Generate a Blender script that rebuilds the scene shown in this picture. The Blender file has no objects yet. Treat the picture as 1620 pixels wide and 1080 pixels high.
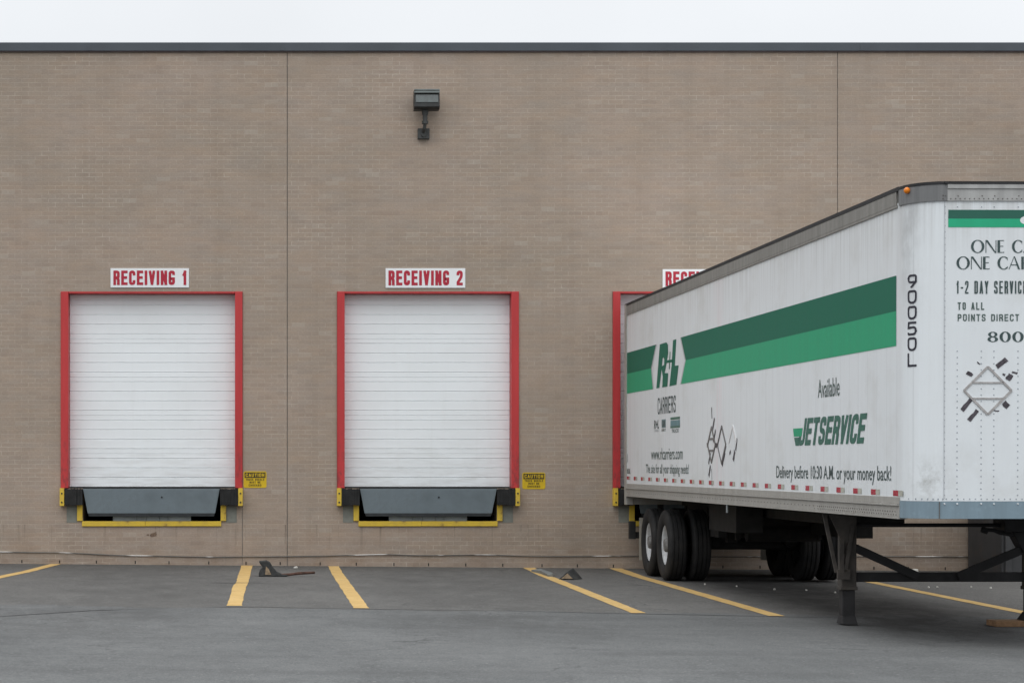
import bpy, bmesh, math, random
from mathutils import Vector, Matrix
random.seed(7)
sc = bpy.context.scene
COL = sc.collection
R = math.radians

# ------------------------------------------------------------------ camera
CAM_D, CAM_H = 33.3, 1.36
cd = bpy.data.cameras.new("camera"); cam = bpy.data.objects.new("camera", cd); COL.objects.link(cam)
cam.location = (0, -CAM_D, CAM_H); cam.rotation_euler = (R(90), 0, 0)
cd.sensor_fit = 'HORIZONTAL'; cd.sensor_width = 36.0; cd.lens = 74.0
cd.shift_x = 0.2284; cd.shift_y = 0.1358
cd.clip_start = 0.1; cd.clip_end = 1000
sc.camera = cam

# ------------------------------------------------------------------ sky (overcast) and soft sun
SUN_EL, SUN_ROT = R(58), R(205)
w = bpy.data.worlds.new("World"); sc.world = w; w.use_nodes = True
nt = w.node_tree; nt.nodes.clear()
N = nt.nodes.new; LK = nt.links.new
out = N('ShaderNodeOutputWorld'); bg = N('ShaderNodeBackground'); LK(bg.outputs[0], out.inputs[0])
sky = N('ShaderNodeTexSky'); sky.sky_type = 'NISHITA'; sky.sun_disc = False
sky.sun_elevation = SUN_EL; sky.sun_rotation = SUN_ROT; sky.dust_density = 4.0
hs = N('ShaderNodeHueSaturation'); hs.inputs['Saturation'].default_value = 0.25
LK(sky.outputs[0], hs.inputs['Color'])
geo = N('ShaderNodeTexCoord'); sep = N('ShaderNodeSeparateXYZ'); LK(geo.outputs['Generated'], sep.inputs[0])
rmp = N('ShaderNodeValToRGB'); LK(sep.outputs['Z'], rmp.inputs[0])       # cloud layer: horizon band darkened to deepen shade under the trailer, brighter overhead
rmp.color_ramp.elements[0].position = 0.0; rmp.color_ramp.elements[0].color = (0.20, 0.21, 0.22, 1)
e_ = rmp.color_ramp.elements.new(0.11); e_.color = (0.56, 0.585, 0.61, 1)
e_ = rmp.color_ramp.elements.new(0.24); e_.color = (0.645, 0.665, 0.69, 1)
rmp.color_ramp.elements[-1].position = 0.7; rmp.color_ramp.elements[-1].color = (1.20, 1.235, 1.27, 1)
cn_ = N('ShaderNodeTexNoise'); cn_.inputs['Scale'].default_value = 2.6; cn_.inputs['Detail'].default_value = 5; LK(geo.outputs['Generated'], cn_.inputs['Vector'])
cr_ = N('ShaderNodeMapRange'); LK(cn_.outputs[0], cr_.inputs[0]); cr_.inputs[1].default_value = .35; cr_.inputs[2].default_value = .65; cr_.inputs[3].default_value = 15.4; cr_.inputs[4].default_value = 17.2
mul = N('ShaderNodeMix'); mul.data_type = 'RGBA'; mul.blend_type = 'MULTIPLY'; mul.inputs[0].default_value = 1.0
LK(rmp.outputs[0], mul.inputs[6]); LK(cr_.outputs[0], mul.inputs[7])
mx = N('ShaderNodeMix'); mx.data_type = 'RGBA'; mx.inputs[0].default_value = 0.9
LK(hs.outputs[0], mx.inputs[6]); LK(mul.outputs[2], mx.inputs[7])
LK(mx.outputs[2], bg.inputs[0]); bg.inputs[1].default_value = 0.085
sd = bpy.data.lights.new("sun", 'SUN'); sd.energy = 0.5; sd.angle = R(40); sd.color = (1, 0.985, 0.965)
so = bpy.data.objects.new("sun", sd); COL.objects.link(so)
so.rotation_euler = (R(90) - SUN_EL, 0, R(-25))
sc.view_settings.view_transform = 'Standard'; sc.view_settings.look = 'None'
sc.view_settings.exposure = 0.14; sc.view_settings.gamma = 1.0

# ------------------------------------------------------------------ material helpers
class Mat:
    def __init__(s, name, rough=0.6, metal=0.0, spec=0.4):
        s.m = bpy.data.materials.new(name); s.m.use_nodes = True
        s.t = s.m.node_tree; s.b = s.t.nodes['Principled BSDF']
        s.b.inputs['Roughness'].default_value = rough; s.b.inputs['Metallic'].default_value = metal
        s.b.inputs['Specular IOR Level'].default_value = spec
        s.tc = s.t.nodes.new('ShaderNodeTexCoord')
    def n(s, typ, **kw):
        x = s.t.nodes.new(typ)
        for k, v in kw.items(): setattr(x, k, v)
        return x
    def l(s, a, b): s.t.links.new(a, b)
    def co(s, sx=1, sy=1, sz=1, src='Object'):
        mp = s.n('ShaderNodeMapping'); s.l(s.tc.outputs[src], mp.inputs[0]); mp.inputs['Scale'].default_value = (sx, sy, sz)
        return mp.outputs[0]
    def noise(s, vec, scale, detail=4, rough=0.55):
        x = s.n('ShaderNodeTexNoise'); x.inputs['Scale'].default_value = scale; x.inputs['Detail'].default_value = detail
        x.inputs['Roughness'].default_value = rough; s.l(vec, x.inputs['Vector']); return x.outputs[0]
    def ramp(s, fac, lo, hi, a=0.0, b=1.0):
        x = s.n('ShaderNodeMapRange'); x.clamp = True; s.l(fac, x.inputs[0])
        x.inputs[1].default_value = lo; x.inputs[2].default_value = hi; x.inputs[3].default_value = a; x.inputs[4].default_value = b
        return x.outputs[0]
    def math(s, op, a, b=None):
        x = s.n('ShaderNodeMath', operation=op)
        for i, v in enumerate((a, b)):
            if v is None: continue
            if isinstance(v, (int, float)): x.inputs[i].default_value = v
            else: s.l(v, x.inputs[i])
        return x.outputs[0]
    def mix(s, fac, a, b, mode='MIX'):
        x = s.n('ShaderNodeMix', data_type='RGBA', blend_type=mode)
        for i, v in ((0, fac), (6, a), (7, b)):
            if isinstance(v, (int, float)): x.inputs[i].default_value = v
            elif isinstance(v, tuple): x.inputs[i].default_value = (*v, 1) if len(v) == 3 else v
            else: s.l(v, x.inputs[i])
        return x.outputs[2]
    def base(s, c):
        if isinstance(c, tuple): s.b.inputs['Base Color'].default_value = (*c, 1)
        else: s.l(c, s.b.inputs['Base Color'])
    def bump(s, h, strength=0.3, dist=0.01):
        x = s.n('ShaderNodeBump'); x.inputs['Strength'].default_value = strength; x.inputs['Distance'].default_value = dist
        s.l(h, x.inputs['Height']); s.l(x.outputs[0], s.b.inputs['Normal'])
    def sepxyz(s, src='Object'):
        x = s.n('ShaderNodeSeparateXYZ'); s.l(s.tc.outputs[src], x.inputs[0]); return x.outputs

def plain(name, c, rough=0.6, metal=0.0, var=0.15, scale=6.0, spec=0.4, dirt=None, damt=0.3, bump=0.0):
    m = Mat(name, rough, metal, spec)
    f = m.noise(m.co(), scale, 6)
    col = m.mix(m.ramp(f, 0.3, 0.7), tuple(x * (1 - var) for x in c), tuple(min(1, x * (1 + var)) for x in c))
    if dirt:
        d = m.noise(m.co(), scale * 0.6 + 1.3, 8, 0.7)
        col = m.mix(m.ramp(d, 0.52, 0.75, 0, damt), col, dirt)
    m.base(col)
    if bump: m.bump(m.noise(m.co(), scale * 12, 4), bump, 0.004)
    return m.m

def S(r, g, b, k=1.0):
    def f(v):
        v /= 255.0
        return (v / 12.92 if v <= 0.04045 else ((v + 0.055) / 1.055) ** 2.4) * k
    return (f(r), f(g), f(b))

# brick
def mat_brick():
    m = Mat('brick', 0.88, 0, 0.25)
    x, y, z = m.sepxyz()
    cv = m.n('ShaderNodeCombineXYZ'); m.l(x, cv.inputs[0]); m.l(z, cv.inputs[1])
    bt = m.n('ShaderNodeTexBrick'); m.l(cv.outputs[0], bt.inputs['Vector'])
    bt.offset = 0.5; bt.offset_frequency = 2
    for k, v in (('Scale', 1.0), ('Mortar Size', 0.0055), ('Mortar Smooth', 0.35), ('Bias', 0.0), ('Brick Width', 0.2135), ('Row Height', 0.0677)):
        bt.inputs[k].default_value = v
    bt.inputs['Color1'].default_value = (0.0, 0.0, 0.0, 1); bt.inputs['Color2'].default_value = (1, 1, 1, 1); bt.inputs['Mortar'].default_value = (0.5, 0.5, 0.5, 1)
    bw = m.n('ShaderNodeRGBToBW'); m.l(bt.outputs['Color'], bw.inputs[0])
    big = m.noise(m.co(0.35, 1, 0.6), 0.9, 5, 0.6)
    mid = m.noise(m.co(0.8, 1, 3.0), 1.7, 5, 0.65)
    fine = m.noise(m.co(3, 1, 8), 9, 4, 0.6)
    a = m.mix(bw.outputs[0], BR1, BR2)
    a = m.mix(m.ramp(big, 0.34, 0.66), a, m.mix(1.0, a, (0.86, 0.88, 0.86), 'MULTIPLY'))
    a = m.mix(m.ramp(mid, 0.35, 0.68, 0, 0.85), a, m.mix(1.0, a, (1.10, 1.02, 0.94), 'MULTIPLY'))
    a = m.mix(m.ramp(fine, 0.3, 0.7), m.mix(1.0, a, (0.9, 0.9, 0.9), 'MULTIPLY'), m.mix(1.0, a, (1.09, 1.08, 1.07), 'MULTIPLY'))
    wn = m.n('ShaderNodeTexWhiteNoise', noise_dimensions='2D')
    rowi = m.math('FLOOR', m.math('DIVIDE', z, 0.0677)); xo = m.math('MULTIPLY', m.math('MODULO', rowi, 2.0), 0.10675)
    cw_ = m.n('ShaderNodeCombineXYZ'); m.l(m.math('FLOOR', m.math('DIVIDE', m.math('ADD', x, xo), 0.2135)), cw_.inputs[0]); m.l(rowi, cw_.inputs[1])
    m.l(cw_.outputs[0], wn.inputs['Vector'])
    a = m.mix(m.ramp(wn.outputs[0], 0.88, 0.96, 0, 0.28), a, (0.27, 0.212, 0.172))
    a = m.mix(m.ramp(wn.outputs[0], 0.05, 0.0, 0, 0.30), a, (0.43, 0.385, 0.33))
    strk = m.noise(m.co(2.2, 1, 0.10), 1.3, 5, 0.65)
    a = m.mix(m.ramp(strk, 0.50, 0.75, 0, 0.35), a, m.mix(1.0, a, (0.80, 0.78, 0.75), 'MULTIPLY'))
    # mortar: mostly the tone of the bricks, clean and pale only in patches
    patch = m.noise(m.co(0.55, 1, 1.1), 1.5, 5, 0.7)
    spot = m.noise(m.co(2.2, 1, 4.0), 3.0, 3, 0.6)
    vis = m.math('MULTIPLY', m.ramp(patch, 0.42, 0.70, 0.12, 1.0), m.ramp(spot, 0.36, 0.66, 0.25, 1.0))
    a = m.mix(m.math('MULTIPLY', bt.outputs['Fac'], vis), a, MORTAR)
    # wear near the ground: darker wash along the base course, and run marks under the docks
    band = m.math('MULTIPLY', m.ramp(z, 0.75, 0.1, 0, 1), m.ramp(m.noise(m.co(1.2, 1, 3), 2.2, 6, 0.7), 0.4, 0.68, 0, 0.55))
    a = m.mix(band, a, m.mix(1.0, a, (0.70, 0.62, 0.55), 'MULTIPLY'))
    run = m.math('MULTIPLY', m.ramp(m.noise(m.co(14, 1, 0.5), 1.0, 3, 0.6), 0.58, 0.74, 0, 0.6), m.ramp(z, 0.66, 0.2, 1, 0))
    run = m.math('MULTIPLY', run, m.ramp(z, 0.66, 0.67, 1, 0))
    a = m.mix(run, a, (0.09, 0.07, 0.055))
    m.base(a)
    m.bump(m.math('ADD', m.math('MULTIPLY', bt.outputs['Fac'], -1.0), m.math('MULTIPLY', fine, 0.5)), 0.3, 0.005)
    return m.m
BR1 = (0.343, 0.281, 0.236); BR2 = (0.363, 0.300, 0.253); MORTAR = (0.53, 0.462, 0.385)

def mat_asphalt():
    m = Mat('asphalt', 0.9, 0, 0.3)
    x, y, z = m.sepxyz()
    edge = m.math('ADD', y, m.math('MULTIPLY', m.math('SUBTRACT', m.noise(m.co(), 0.9, 4), 0.5), 0.9))
    edge = m.math('ADD', edge, m.math('MULTIPLY', x, 0.06))
    lot = m.ramp(edge, -9.55, -9.75)
    big = m.noise(m.co(0.6, 0.35, 1), 0.8, 6, 0.65); mid = m.noise(m.co(1, 0.5, 1), 4.0, 6, 0.7)
    g15 = m.noise(m.co(1, 1, 1), 17, 6, 0.8); fine = m.noise(m.co(), 55, 3, 0.7); sp = m.noise(m.co(), 120, 2, 0.6)
    apron = m.mix(m.ramp(big, 0.3, 0.7), (0.100, 0.097, 0.093), (0.146, 0.142, 0.136))
    lotc = m.mix(m.ramp(big, 0.3, 0.7), (0.102, 0.105, 0.106), (0.158, 0.161, 0.161))
    a = m.mix(lot, apron, lotc)
    a = m.mix(m.ramp(mid, 0.42, 0.75, 0, 0.6), a, m.mix(1.0, a, (0.80, 0.80, 0.81), 'MULTIPLY'))
    a = m.mix(m.ramp(g15, 0.34, 0.70), m.mix(1.0, a, (0.84, 0.84, 0.84), 'MULTIPLY'), m.mix(1.0, a, (1.14, 1.14, 1.13), 'MULTIPLY'))
    # dirt washed against the wall
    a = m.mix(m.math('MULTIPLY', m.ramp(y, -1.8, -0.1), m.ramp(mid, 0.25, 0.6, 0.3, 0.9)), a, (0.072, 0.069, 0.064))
    a = m.mix(m.ramp(fine, 0.34, 0.68), m.mix(1.0, a, (0.68, 0.68, 0.68), 'MULTIPLY'), m.mix(1.0, a, (1.30, 1.30, 1.29), 'MULTIPLY'))
    a = m.mix(m.ramp(sp, 0.63, 0.72, 0, 0.8), a, (0.30, 0.30, 0.295))
    # tyre tracks running along the lot and in to the docks, oil drips in the bays
    trk = m.math('MULTIPLY', lot, m.ramp(m.noise(m.co(0.10, 1.1, 1), 1.6, 5, 0.65), 0.50, 0.72, 0, 0.5))
    a = m.mix(trk, a, (0.078, 0.079, 0.080))
    oil = m.noise(m.co(1.5, 0.45, 1), 1.3, 6, 0.72)
    a = m.mix(m.ramp(oil, 0.62, 0.74, 0, 0.5), a, (0.066, 0.065, 0.065))
    # trailer's shade painted into its bay; milder oil stains in the other two
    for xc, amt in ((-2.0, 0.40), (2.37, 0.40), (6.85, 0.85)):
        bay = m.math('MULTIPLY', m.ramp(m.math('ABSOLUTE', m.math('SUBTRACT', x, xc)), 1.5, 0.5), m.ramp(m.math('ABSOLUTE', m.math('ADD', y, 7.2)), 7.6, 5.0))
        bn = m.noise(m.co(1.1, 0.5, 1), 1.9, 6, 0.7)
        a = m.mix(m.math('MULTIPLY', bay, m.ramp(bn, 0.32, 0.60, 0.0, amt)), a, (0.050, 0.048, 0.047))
    drip = m.n('ShaderNodeTexVoronoi'); drip.inputs['Scale'].default_value = 1.9; m.l(m.co(), drip.inputs['Vector'])
    dm = m.math('MULTIPLY', m.ramp(m.math('ADD', drip.outputs['Distance'], m.math('MULTIPLY', g15, 0.12)), 0.13, 0.08, 0, 0.75), m.ramp(big, 0.5, 0.56))
    a = m.mix(dm, a, (0.045, 0.044, 0.044))
    vg = m.n('ShaderNodeTexVoronoi'); vg.inputs['Scale'].default_value = 9.0; m.l(m.co(), vg.inputs['Vector'])
    peb = m.math('MULTIPLY', m.ramp(vg.outputs['Distance'], 0.16, 0.10), m.ramp(mid, 0.48, 0.56))
    a = m.mix(m.math('MULTIPLY', peb, 0.55), a, (0.30, 0.30, 0.29))
    vk = m.n('ShaderNodeTexVoronoi', feature='DISTANCE_TO_EDGE'); vk.inputs['Scale'].default_value = 0.42
    wv = m.n('ShaderNodeVectorMath', operation='ADD'); m.l(m.tc.outputs['Object'], wv.inputs[0])
    nz = m.n('ShaderNodeTexNoise'); nz.inputs['Scale'].default_value = 1.6; nz.inputs['Detail'].default_value = 5; m.l(m.tc.outputs['Object'], nz.inputs['Vector']); m.l(nz.outputs['Color'], wv.inputs[1])
    m.l(wv.outputs[0], vk.inputs['Vector'])
    hair = m.math('MULTIPLY', m.ramp(vk.outputs['Distance'], 0.010, 0.003), m.ramp(big, 0.50, 0.60, 0, 0.7))
    a = m.mix(hair, a, (0.050, 0.050, 0.051))
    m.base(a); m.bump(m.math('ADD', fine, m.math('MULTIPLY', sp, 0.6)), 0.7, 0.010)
    m.l(m.ramp(mid, 0.3, 0.7, 0.8, 0.96), m.b.inputs['Roughness'])
    return m.m

def mat_linepaint():
    m = Mat('worn_yellow_paint', 0.8, 0, 0.3)
    f = m.noise(m.co(1, .6, 1), 15, 8, 0.8); g = m.noise(m.co(), 3, 5, 0.65)
    a = m.mix(m.ramp(g, 0.35, 0.7), (0.50, 0.325, 0.115), (0.585, 0.40, 0.165))
    cr = m.math('MULTIPLY', m.ramp(f, 0.54, 0.68, 0, 0.8), m.ramp(g, 0.3, 0.6, 0.35, 1))
    m.base(m.mix(cr, a, (0.16, 0.13, 0.08))); m.bump(f, 0.3, 0.004); return m.m

def mat_trailer():
    m = Mat('white_trailer_skin', 0.38, 0, 0.45)
    x, y, z = m.sepxyz()
    st = m.noise(m.co(5, 5, 0.25), 1.6, 5, 0.65)
    bl = m.noise(m.co(1, 1, 1), 1.2, 6, 0.65)
    a = m.mix(m.ramp(st, 0.3, 0.72), (0.745, 0.78, 0.80), (0.705, 0.73, 0.745))
    a = m.mix(m.ramp(bl, 0.52, 0.75, 0, 0.45), a, (0.52, 0.52, 0.49))
    # pink wash streaks on the long side, where paint ran once
    pk = m.math('MULTIPLY', m.ramp(m.math('ABSOLUTE', m.math('ADD', y, 6.55)), 0.12, 0.42, 1, 0), m.ramp(m.noise(m.co(9, 9, 0.5), 1, 4), 0.4, 0.65))
    a = m.mix(m.math('MULTIPLY', pk, 0.30), a, (0.75, 0.52, 0.55))
    # grime run down from the top rail
    gr = m.math('MULTIPLY', m.ramp(z, 3.4, 3.98), m.ramp(m.noise(m.co(16, 16, 0.3), 1, 4, 0.7), 0.42, 0.7, 0, 0.5))
    a = m.mix(gr, a, (0.34, 0.33, 0.31))
    # smudges: round the left front corner below the cap, and one low on the nose
    cn = m.math('MULTIPLY', m.ramp(m.math('ABSOLUTE', m.math('ADD', y, 14.10)), 0.05, 0.22, 1, 0), m.ramp(z, 2.6, 3.9))
    cn = m.math('MULTIPLY', m.math('MULTIPLY', cn, m.ramp(x, 1.2, 0.9)), m.ramp(m.noise(m.co(2.5, 2.5, 1.2), 2.0, 6, 0.7), 0.36, 0.66, 0.1, 0.75))
    a = m.mix(cn, a, (0.33, 0.33, 0.33))
    vd = m.n('ShaderNodeVectorMath', operation='DISTANCE'); m.l(m.tc.outputs['Object'], vd.inputs[0]); vd.inputs[1].default_value = (0.16, -14.30, 1.46)
    sg = m.math('MULTIPLY', m.ramp(vd.outputs['Value'], 0.26, 0.02), m.ramp(m.noise(m.co(1, 1, 1), 9, 6, 0.7), 0.42, 0.68, 0, 0.75))
    a = m.mix(sg, a, (0.36, 0.36, 0.34))
    # panel joints every 0.61 m along the side
    fr = m.math('ABSOLUTE', m.math('SUBTRACT', m.math('FRACT', m.math('DIVIDE', y, 0.305)), 0.5))
    sm = m.ramp(fr, 0.012, 0.028, 1, 0)
    a = m.mix(m.math('MULTIPLY', sm, 0.28), a, (0.42, 0.43, 0.44))
    m.base(a)
    wav = m.noise(m.co(1.0, 1.0, 0.6), 2.2, 3)
    m.bump(m.math('ADD', m.math('MULTIPLY', wav, 2.0), m.math('MULTIPLY', sm, -0.25)), 0.18, 0.02)
    return m.m

def streaked(name, c, c2, rough=0.5, amt=0.6):
    m = Mat(name, rough, 0, 0.4)
    st = m.noise(m.co(6, 6, 0.3), 1.5, 5, 0.65); f = m.noise(m.co(), 22, 4)
    a = m.mix(m.ramp(st, 0.35, 0.7, 0, amt), c, c2)
    a = m.mix(m.ramp(f, 0.55, 0.75, 0, 0.25), a, tuple(min(1, v * 1.35 + .01) for v in c))
    m.b.inputs['Specular IOR Level'].default_value = 0.25; m.base(a); return m.m

def yellow_steel():
    m = Mat('scuffed_yellow_steel', 0.55, 0, 0.4)
    f = m.noise(m.co(2, 2, 2), 3.5, 8, 0.72)
    a = m.mix(m.ramp(f, 0.42, 0.6), (0.68, 0.47, 0.045), (0.58, 0.40, 0.055))
    a = m.mix(m.ramp(f, 0.60, 0.70, 0, 0.85), a, (0.16, 0.07, 0.03)); m.base(a); return m.m

def mat_cable():
    m = Mat('patchy_cable', 0.4, 0.0, 0.5)
    f = m.noise(m.co(1, 0, 0), 1.1, 3)
    m.base(m.mix(m.ramp(f, 0.53, 0.60), (0.13, 0.12, 0.105), (0.62, 0.60, 0.57))); return m.m  # dark and pale stretches at random along the length

def mat_tyre():
    m = Mat('tyre_rubber', 0.8, 0, 0.3)
    f = m.noise(m.co(), 5, 6); m.base(m.mix(m.ramp(f, 0.35, 0.75), (0.012, 0.012, 0.013), (0.028, 0.027, 0.026))); m.bump(m.noise(m.co(), 60, 3), .2, .003); return m.m

def door_paint():
    m = Mat('white_door_slats', 0.42, 0, 0.4)
    x, y, z = m.sepxyz()
    f = m.noise(m.co(0.7, 1, 1.2), 1.3, 6, 0.65); st = m.noise(m.co(7, 1, 0.3), 1.4, 5, 0.65); g = m.noise(m.co(1.2, 1, 8), 2.5, 5, 0.6)
    a = m.mix(m.ramp(f, 0.35, 0.7), (0.83, 0.86, 0.875), (0.79, 0.815, 0.825))
    a = m.mix(m.ramp(st, 0.55, 0.78, 0, 0.15), a, (0.66, 0.66, 0.64))
    low = m.math('MULTIPLY', m.ramp(z, 2.2, 1.25), m.ramp(g, 0.42, 0.66, 0, 0.4))
    a = m.mix(low, a, (0.52, 0.51, 0.49))
    m.base(a); m.bump(f, 0.25, 0.03); return m.m

brick = mat_brick(); asphalt = mat_asphalt(); linep = mat_linepaint(); skin = mat_trailer()
def red_paint():
    m = Mat('red_door_paint', 0.5, 0, 0.35)
    st = m.noise(m.co(6, 6, 0.5), 1.5, 5, 0.65); ch = m.noise(m.co(3, 3, 1.2), 7, 8, 0.75)
    x, y, z = m.sepxyz()
    a = m.mix(m.ramp(st, 0.35, 0.7), (0.52, 0.046, 0.048), (0.43, 0.036, 0.038))
    a = m.mix(m.ramp(ch, 0.62, 0.70, 0, 0.6), a, (0.20, 0.045, 0.04))
    a = m.mix(m.math('MULTIPLY', m.ramp(z, 2.3, 1.3), m.ramp(ch, 0.48, 0.6, 0, 0.6)), a, (0.13, 0.04, 0.04))
    m.base(a); return m.m
red = red_paint()
doorw = door_paint()
coping = plain('slate_coping', (0.066, 0.076, 0.088), 0.45, 0.0, 0.12, 1.5)
dark = plain('dark_void', (0.012, 0.012, 0.012), 0.9)
jointm = plain('joint_sealant', (0.27, 0.245, 0.22), 0.9)
rubber = plain('black_rubber', (0.018, 0.018, 0.018), 0.85, 0, 0.4, 9, bump=0.5)
yel = yellow_steel()
steel = plain('blue_grey_steel', (0.165, 0.20, 0.22), 0.5, 0.1, 0.14, 3, dirt=(0.05, 0.05, 0.05), damt=0.35)
steeld = plain('greasy_steel_edge', (0.03, 0.033, 0.036), 0.5, 0.2, 0.3, 8)
palest = plain('pale_galvanised', (0.26, 0.29, 0.30), 0.5, 0.3, 0.2, 5)
conc = plain('grey_green_plate', (0.20, 0.205, 0.18), 0.85, 0, 0.15, 8, bump=0.2)
signw = plain('sign_white', (0.78, 0.79, 0.80), 0.4, 0, 0.03, 3)
signr = plain('sign_red', (0.42, 0.018, 0.040), 0.45, 0, 0.08, 8)
signy = plain('sign_yellow', (0.62, 0.42, 0.012), 0.45, 0, 0.1, 8)
signk = plain('sign_black', (0.035, 0.025, 0.012), 0.5, 0, 0.1, 8)
fixt = plain('dark_bronze', (0.022, 0.023, 0.022), 0.45, 0.2, 0.25, 9)
fixt2 = plain('weathered_bracket', (0.060, 0.062, 0.060), 0.6, 0.2, 0.25, 20)
lens = plain('floodlight_glass', (0.035, 0.05, 0.047), 0.16, 0, 0.4, 12, spec=0.9)
alu = streaked('dirty_aluminium', (0.36, 0.35, 0.325), (0.25, 0.235, 0.215), 0.5)
aluF = streaked('grey_front_rail', (0.42, 0.42, 0.41), (0.24, 0.235, 0.23), 0.5)
railtop = streaked('grimy_top_rail', (0.255, 0.245, 0.225), (0.14, 0.135, 0.125), 0.65)
raildk = streaked('dark_corner_cap', (0.135, 0.137, 0.138), (0.26, 0.26, 0.26), 0.6)
blk = plain('black_edge', (0.02, 0.02, 0.022), 0.7, 0, 0.3)
gdk = streaked('dark_green_vinyl', (0.006, 0.132, 0.078), (0.016, 0.120, 0.084), 0.6, 0.5)
ggr = streaked('bright_green_vinyl', (0.016, 0.335, 0.165), (0.024, 0.28, 0.15), 0.5)
gft = plain('front_dark_green', (0.018, 0.115, 0.080), 0.4, 0, 0.06)
gfl = plain('front_green', (0.016, 0.39, 0.20), 0.4, 0, 0.06)
txt = plain('dark_lettering', (0.045, 0.075, 0.075), 0.45, 0, 0.15)
txtg = plain('grey_green_lettering', (0.075, 0.115, 0.105), 0.45, 0, 0.15)
txk = plain('black_lettering', (0.022, 0.022, 0.035), 0.45, 0, 0.15)
jetg = streaked('teal_lettering', (0.022, 0.135, 0.095), (0.03, 0.09, 0.075), 0.4)
greyo = plain('grey_outline', (0.42, 0.44, 0.46), 0.4)
bluep = streaked('blue_grey_apron', (0.215, 0.29, 0.34), (0.16, 0.21, 0.245), 0.5)
rivm = plain('rivet_heads', (0.36, 0.39, 0.42), 0.5, 0.2, 0.1)  # small shadows of the heads are put into this grey
rivw = plain('white_bolt_heads', (0.75, 0.77, 0.78), 0.4)
rivd = plain('dark_rivets', (0.13, 0.12, 0.11), 0.6)
reflr = plain('red_reflector', (0.38, 0.012, 0.035), 0.25, 0, 0.2, 20)
reflw = plain('silver_reflector', (0.44, 0.44, 0.38), 0.25, 0, 0.15, 20)
amber = plain('amber_lens', (0.75, 0.21, 0.01), 0.2, 0, 0.15, 20)
tyre = mat_tyre()
rimm = plain('white_rim', (0.50, 0.51, 0.52), 0.4, 0, 0.15, 8, dirt=(0.15, 0.13, 0.11), damt=0.75)
hubm = plain('dirty_hub', (0.16, 0.155, 0.15), 0.7, 0, 0.4, 14)
under = plain('dirty_black_underframe', (0.015, 0.0145, 0.014), 0.8, 0, 0.5, 7)
legm = plain('dusty_landing_leg', (0.058, 0.051, 0.045), 0.8, 0, 0.4, 7, dirt=(0.11, 0.085, 0.065), damt=0.5)
legd = plain('dark_landing_leg', (0.019, 0.018, 0.019), 0.7, 0, 0.4, 7)
woodm = plain('orange_brown_wood', (0.27, 0.16, 0.085), 0.85, 0, 0.3, 14, bump=0.4)
rust = plain('rusty_steel', (0.085, 0.042, 0.030), 0.85, 0, 0.4, 20, bump=0.4)
chkm = plain('weathered_rubber', (0.035, 0.036, 0.036), 0.85, 0, 0.5, 14, dirt=(0.12, 0.11, 0.09), damt=0.5, bump=0.4)
sand = plain('tan_chock_end', (0.27, 0.20, 0.13), 0.9, 0, 0.35, 25)
paper = plain('pale_litter', (0.62, 0.60, 0.55), 0.8)
shapem = plain('dark_boxy_grey', (0.050, 0.050, 0.052), 0.7, 0, 0.25, 2, dirt=(0.085, 0.06, 0.045), damt=0.5)
flapm = plain('beige_flap', (0.30, 0.28, 0.24), 0.7, 0, 0.15)
roofm = plain('white_roof_sheet', (0.7, 0.7, 0.69), 0.6)
tapem = plain('tape_residue', (0.075, 0.065, 0.075), 0.8, 0, 0.5, 40)
frm = plain('placard_frame_metal', (0.42, 0.40, 0.39), 0.4, 0.3, 0.2, 30)
frml = plain('bright_placard_metal', (0.72, 0.72, 0.72), 0.3, 0.2, 0.1, 30)
stain = plain('rust_stain', (0.17, 0.115, 0.08), 0.9, 0, 0.4, 30)
roofg = plain('roof_gravel', (0.2, 0.2, 0.2), 0.9)
crackm = plain('crack_filler', (0.035, 0.035, 0.037), 0.7)

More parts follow.
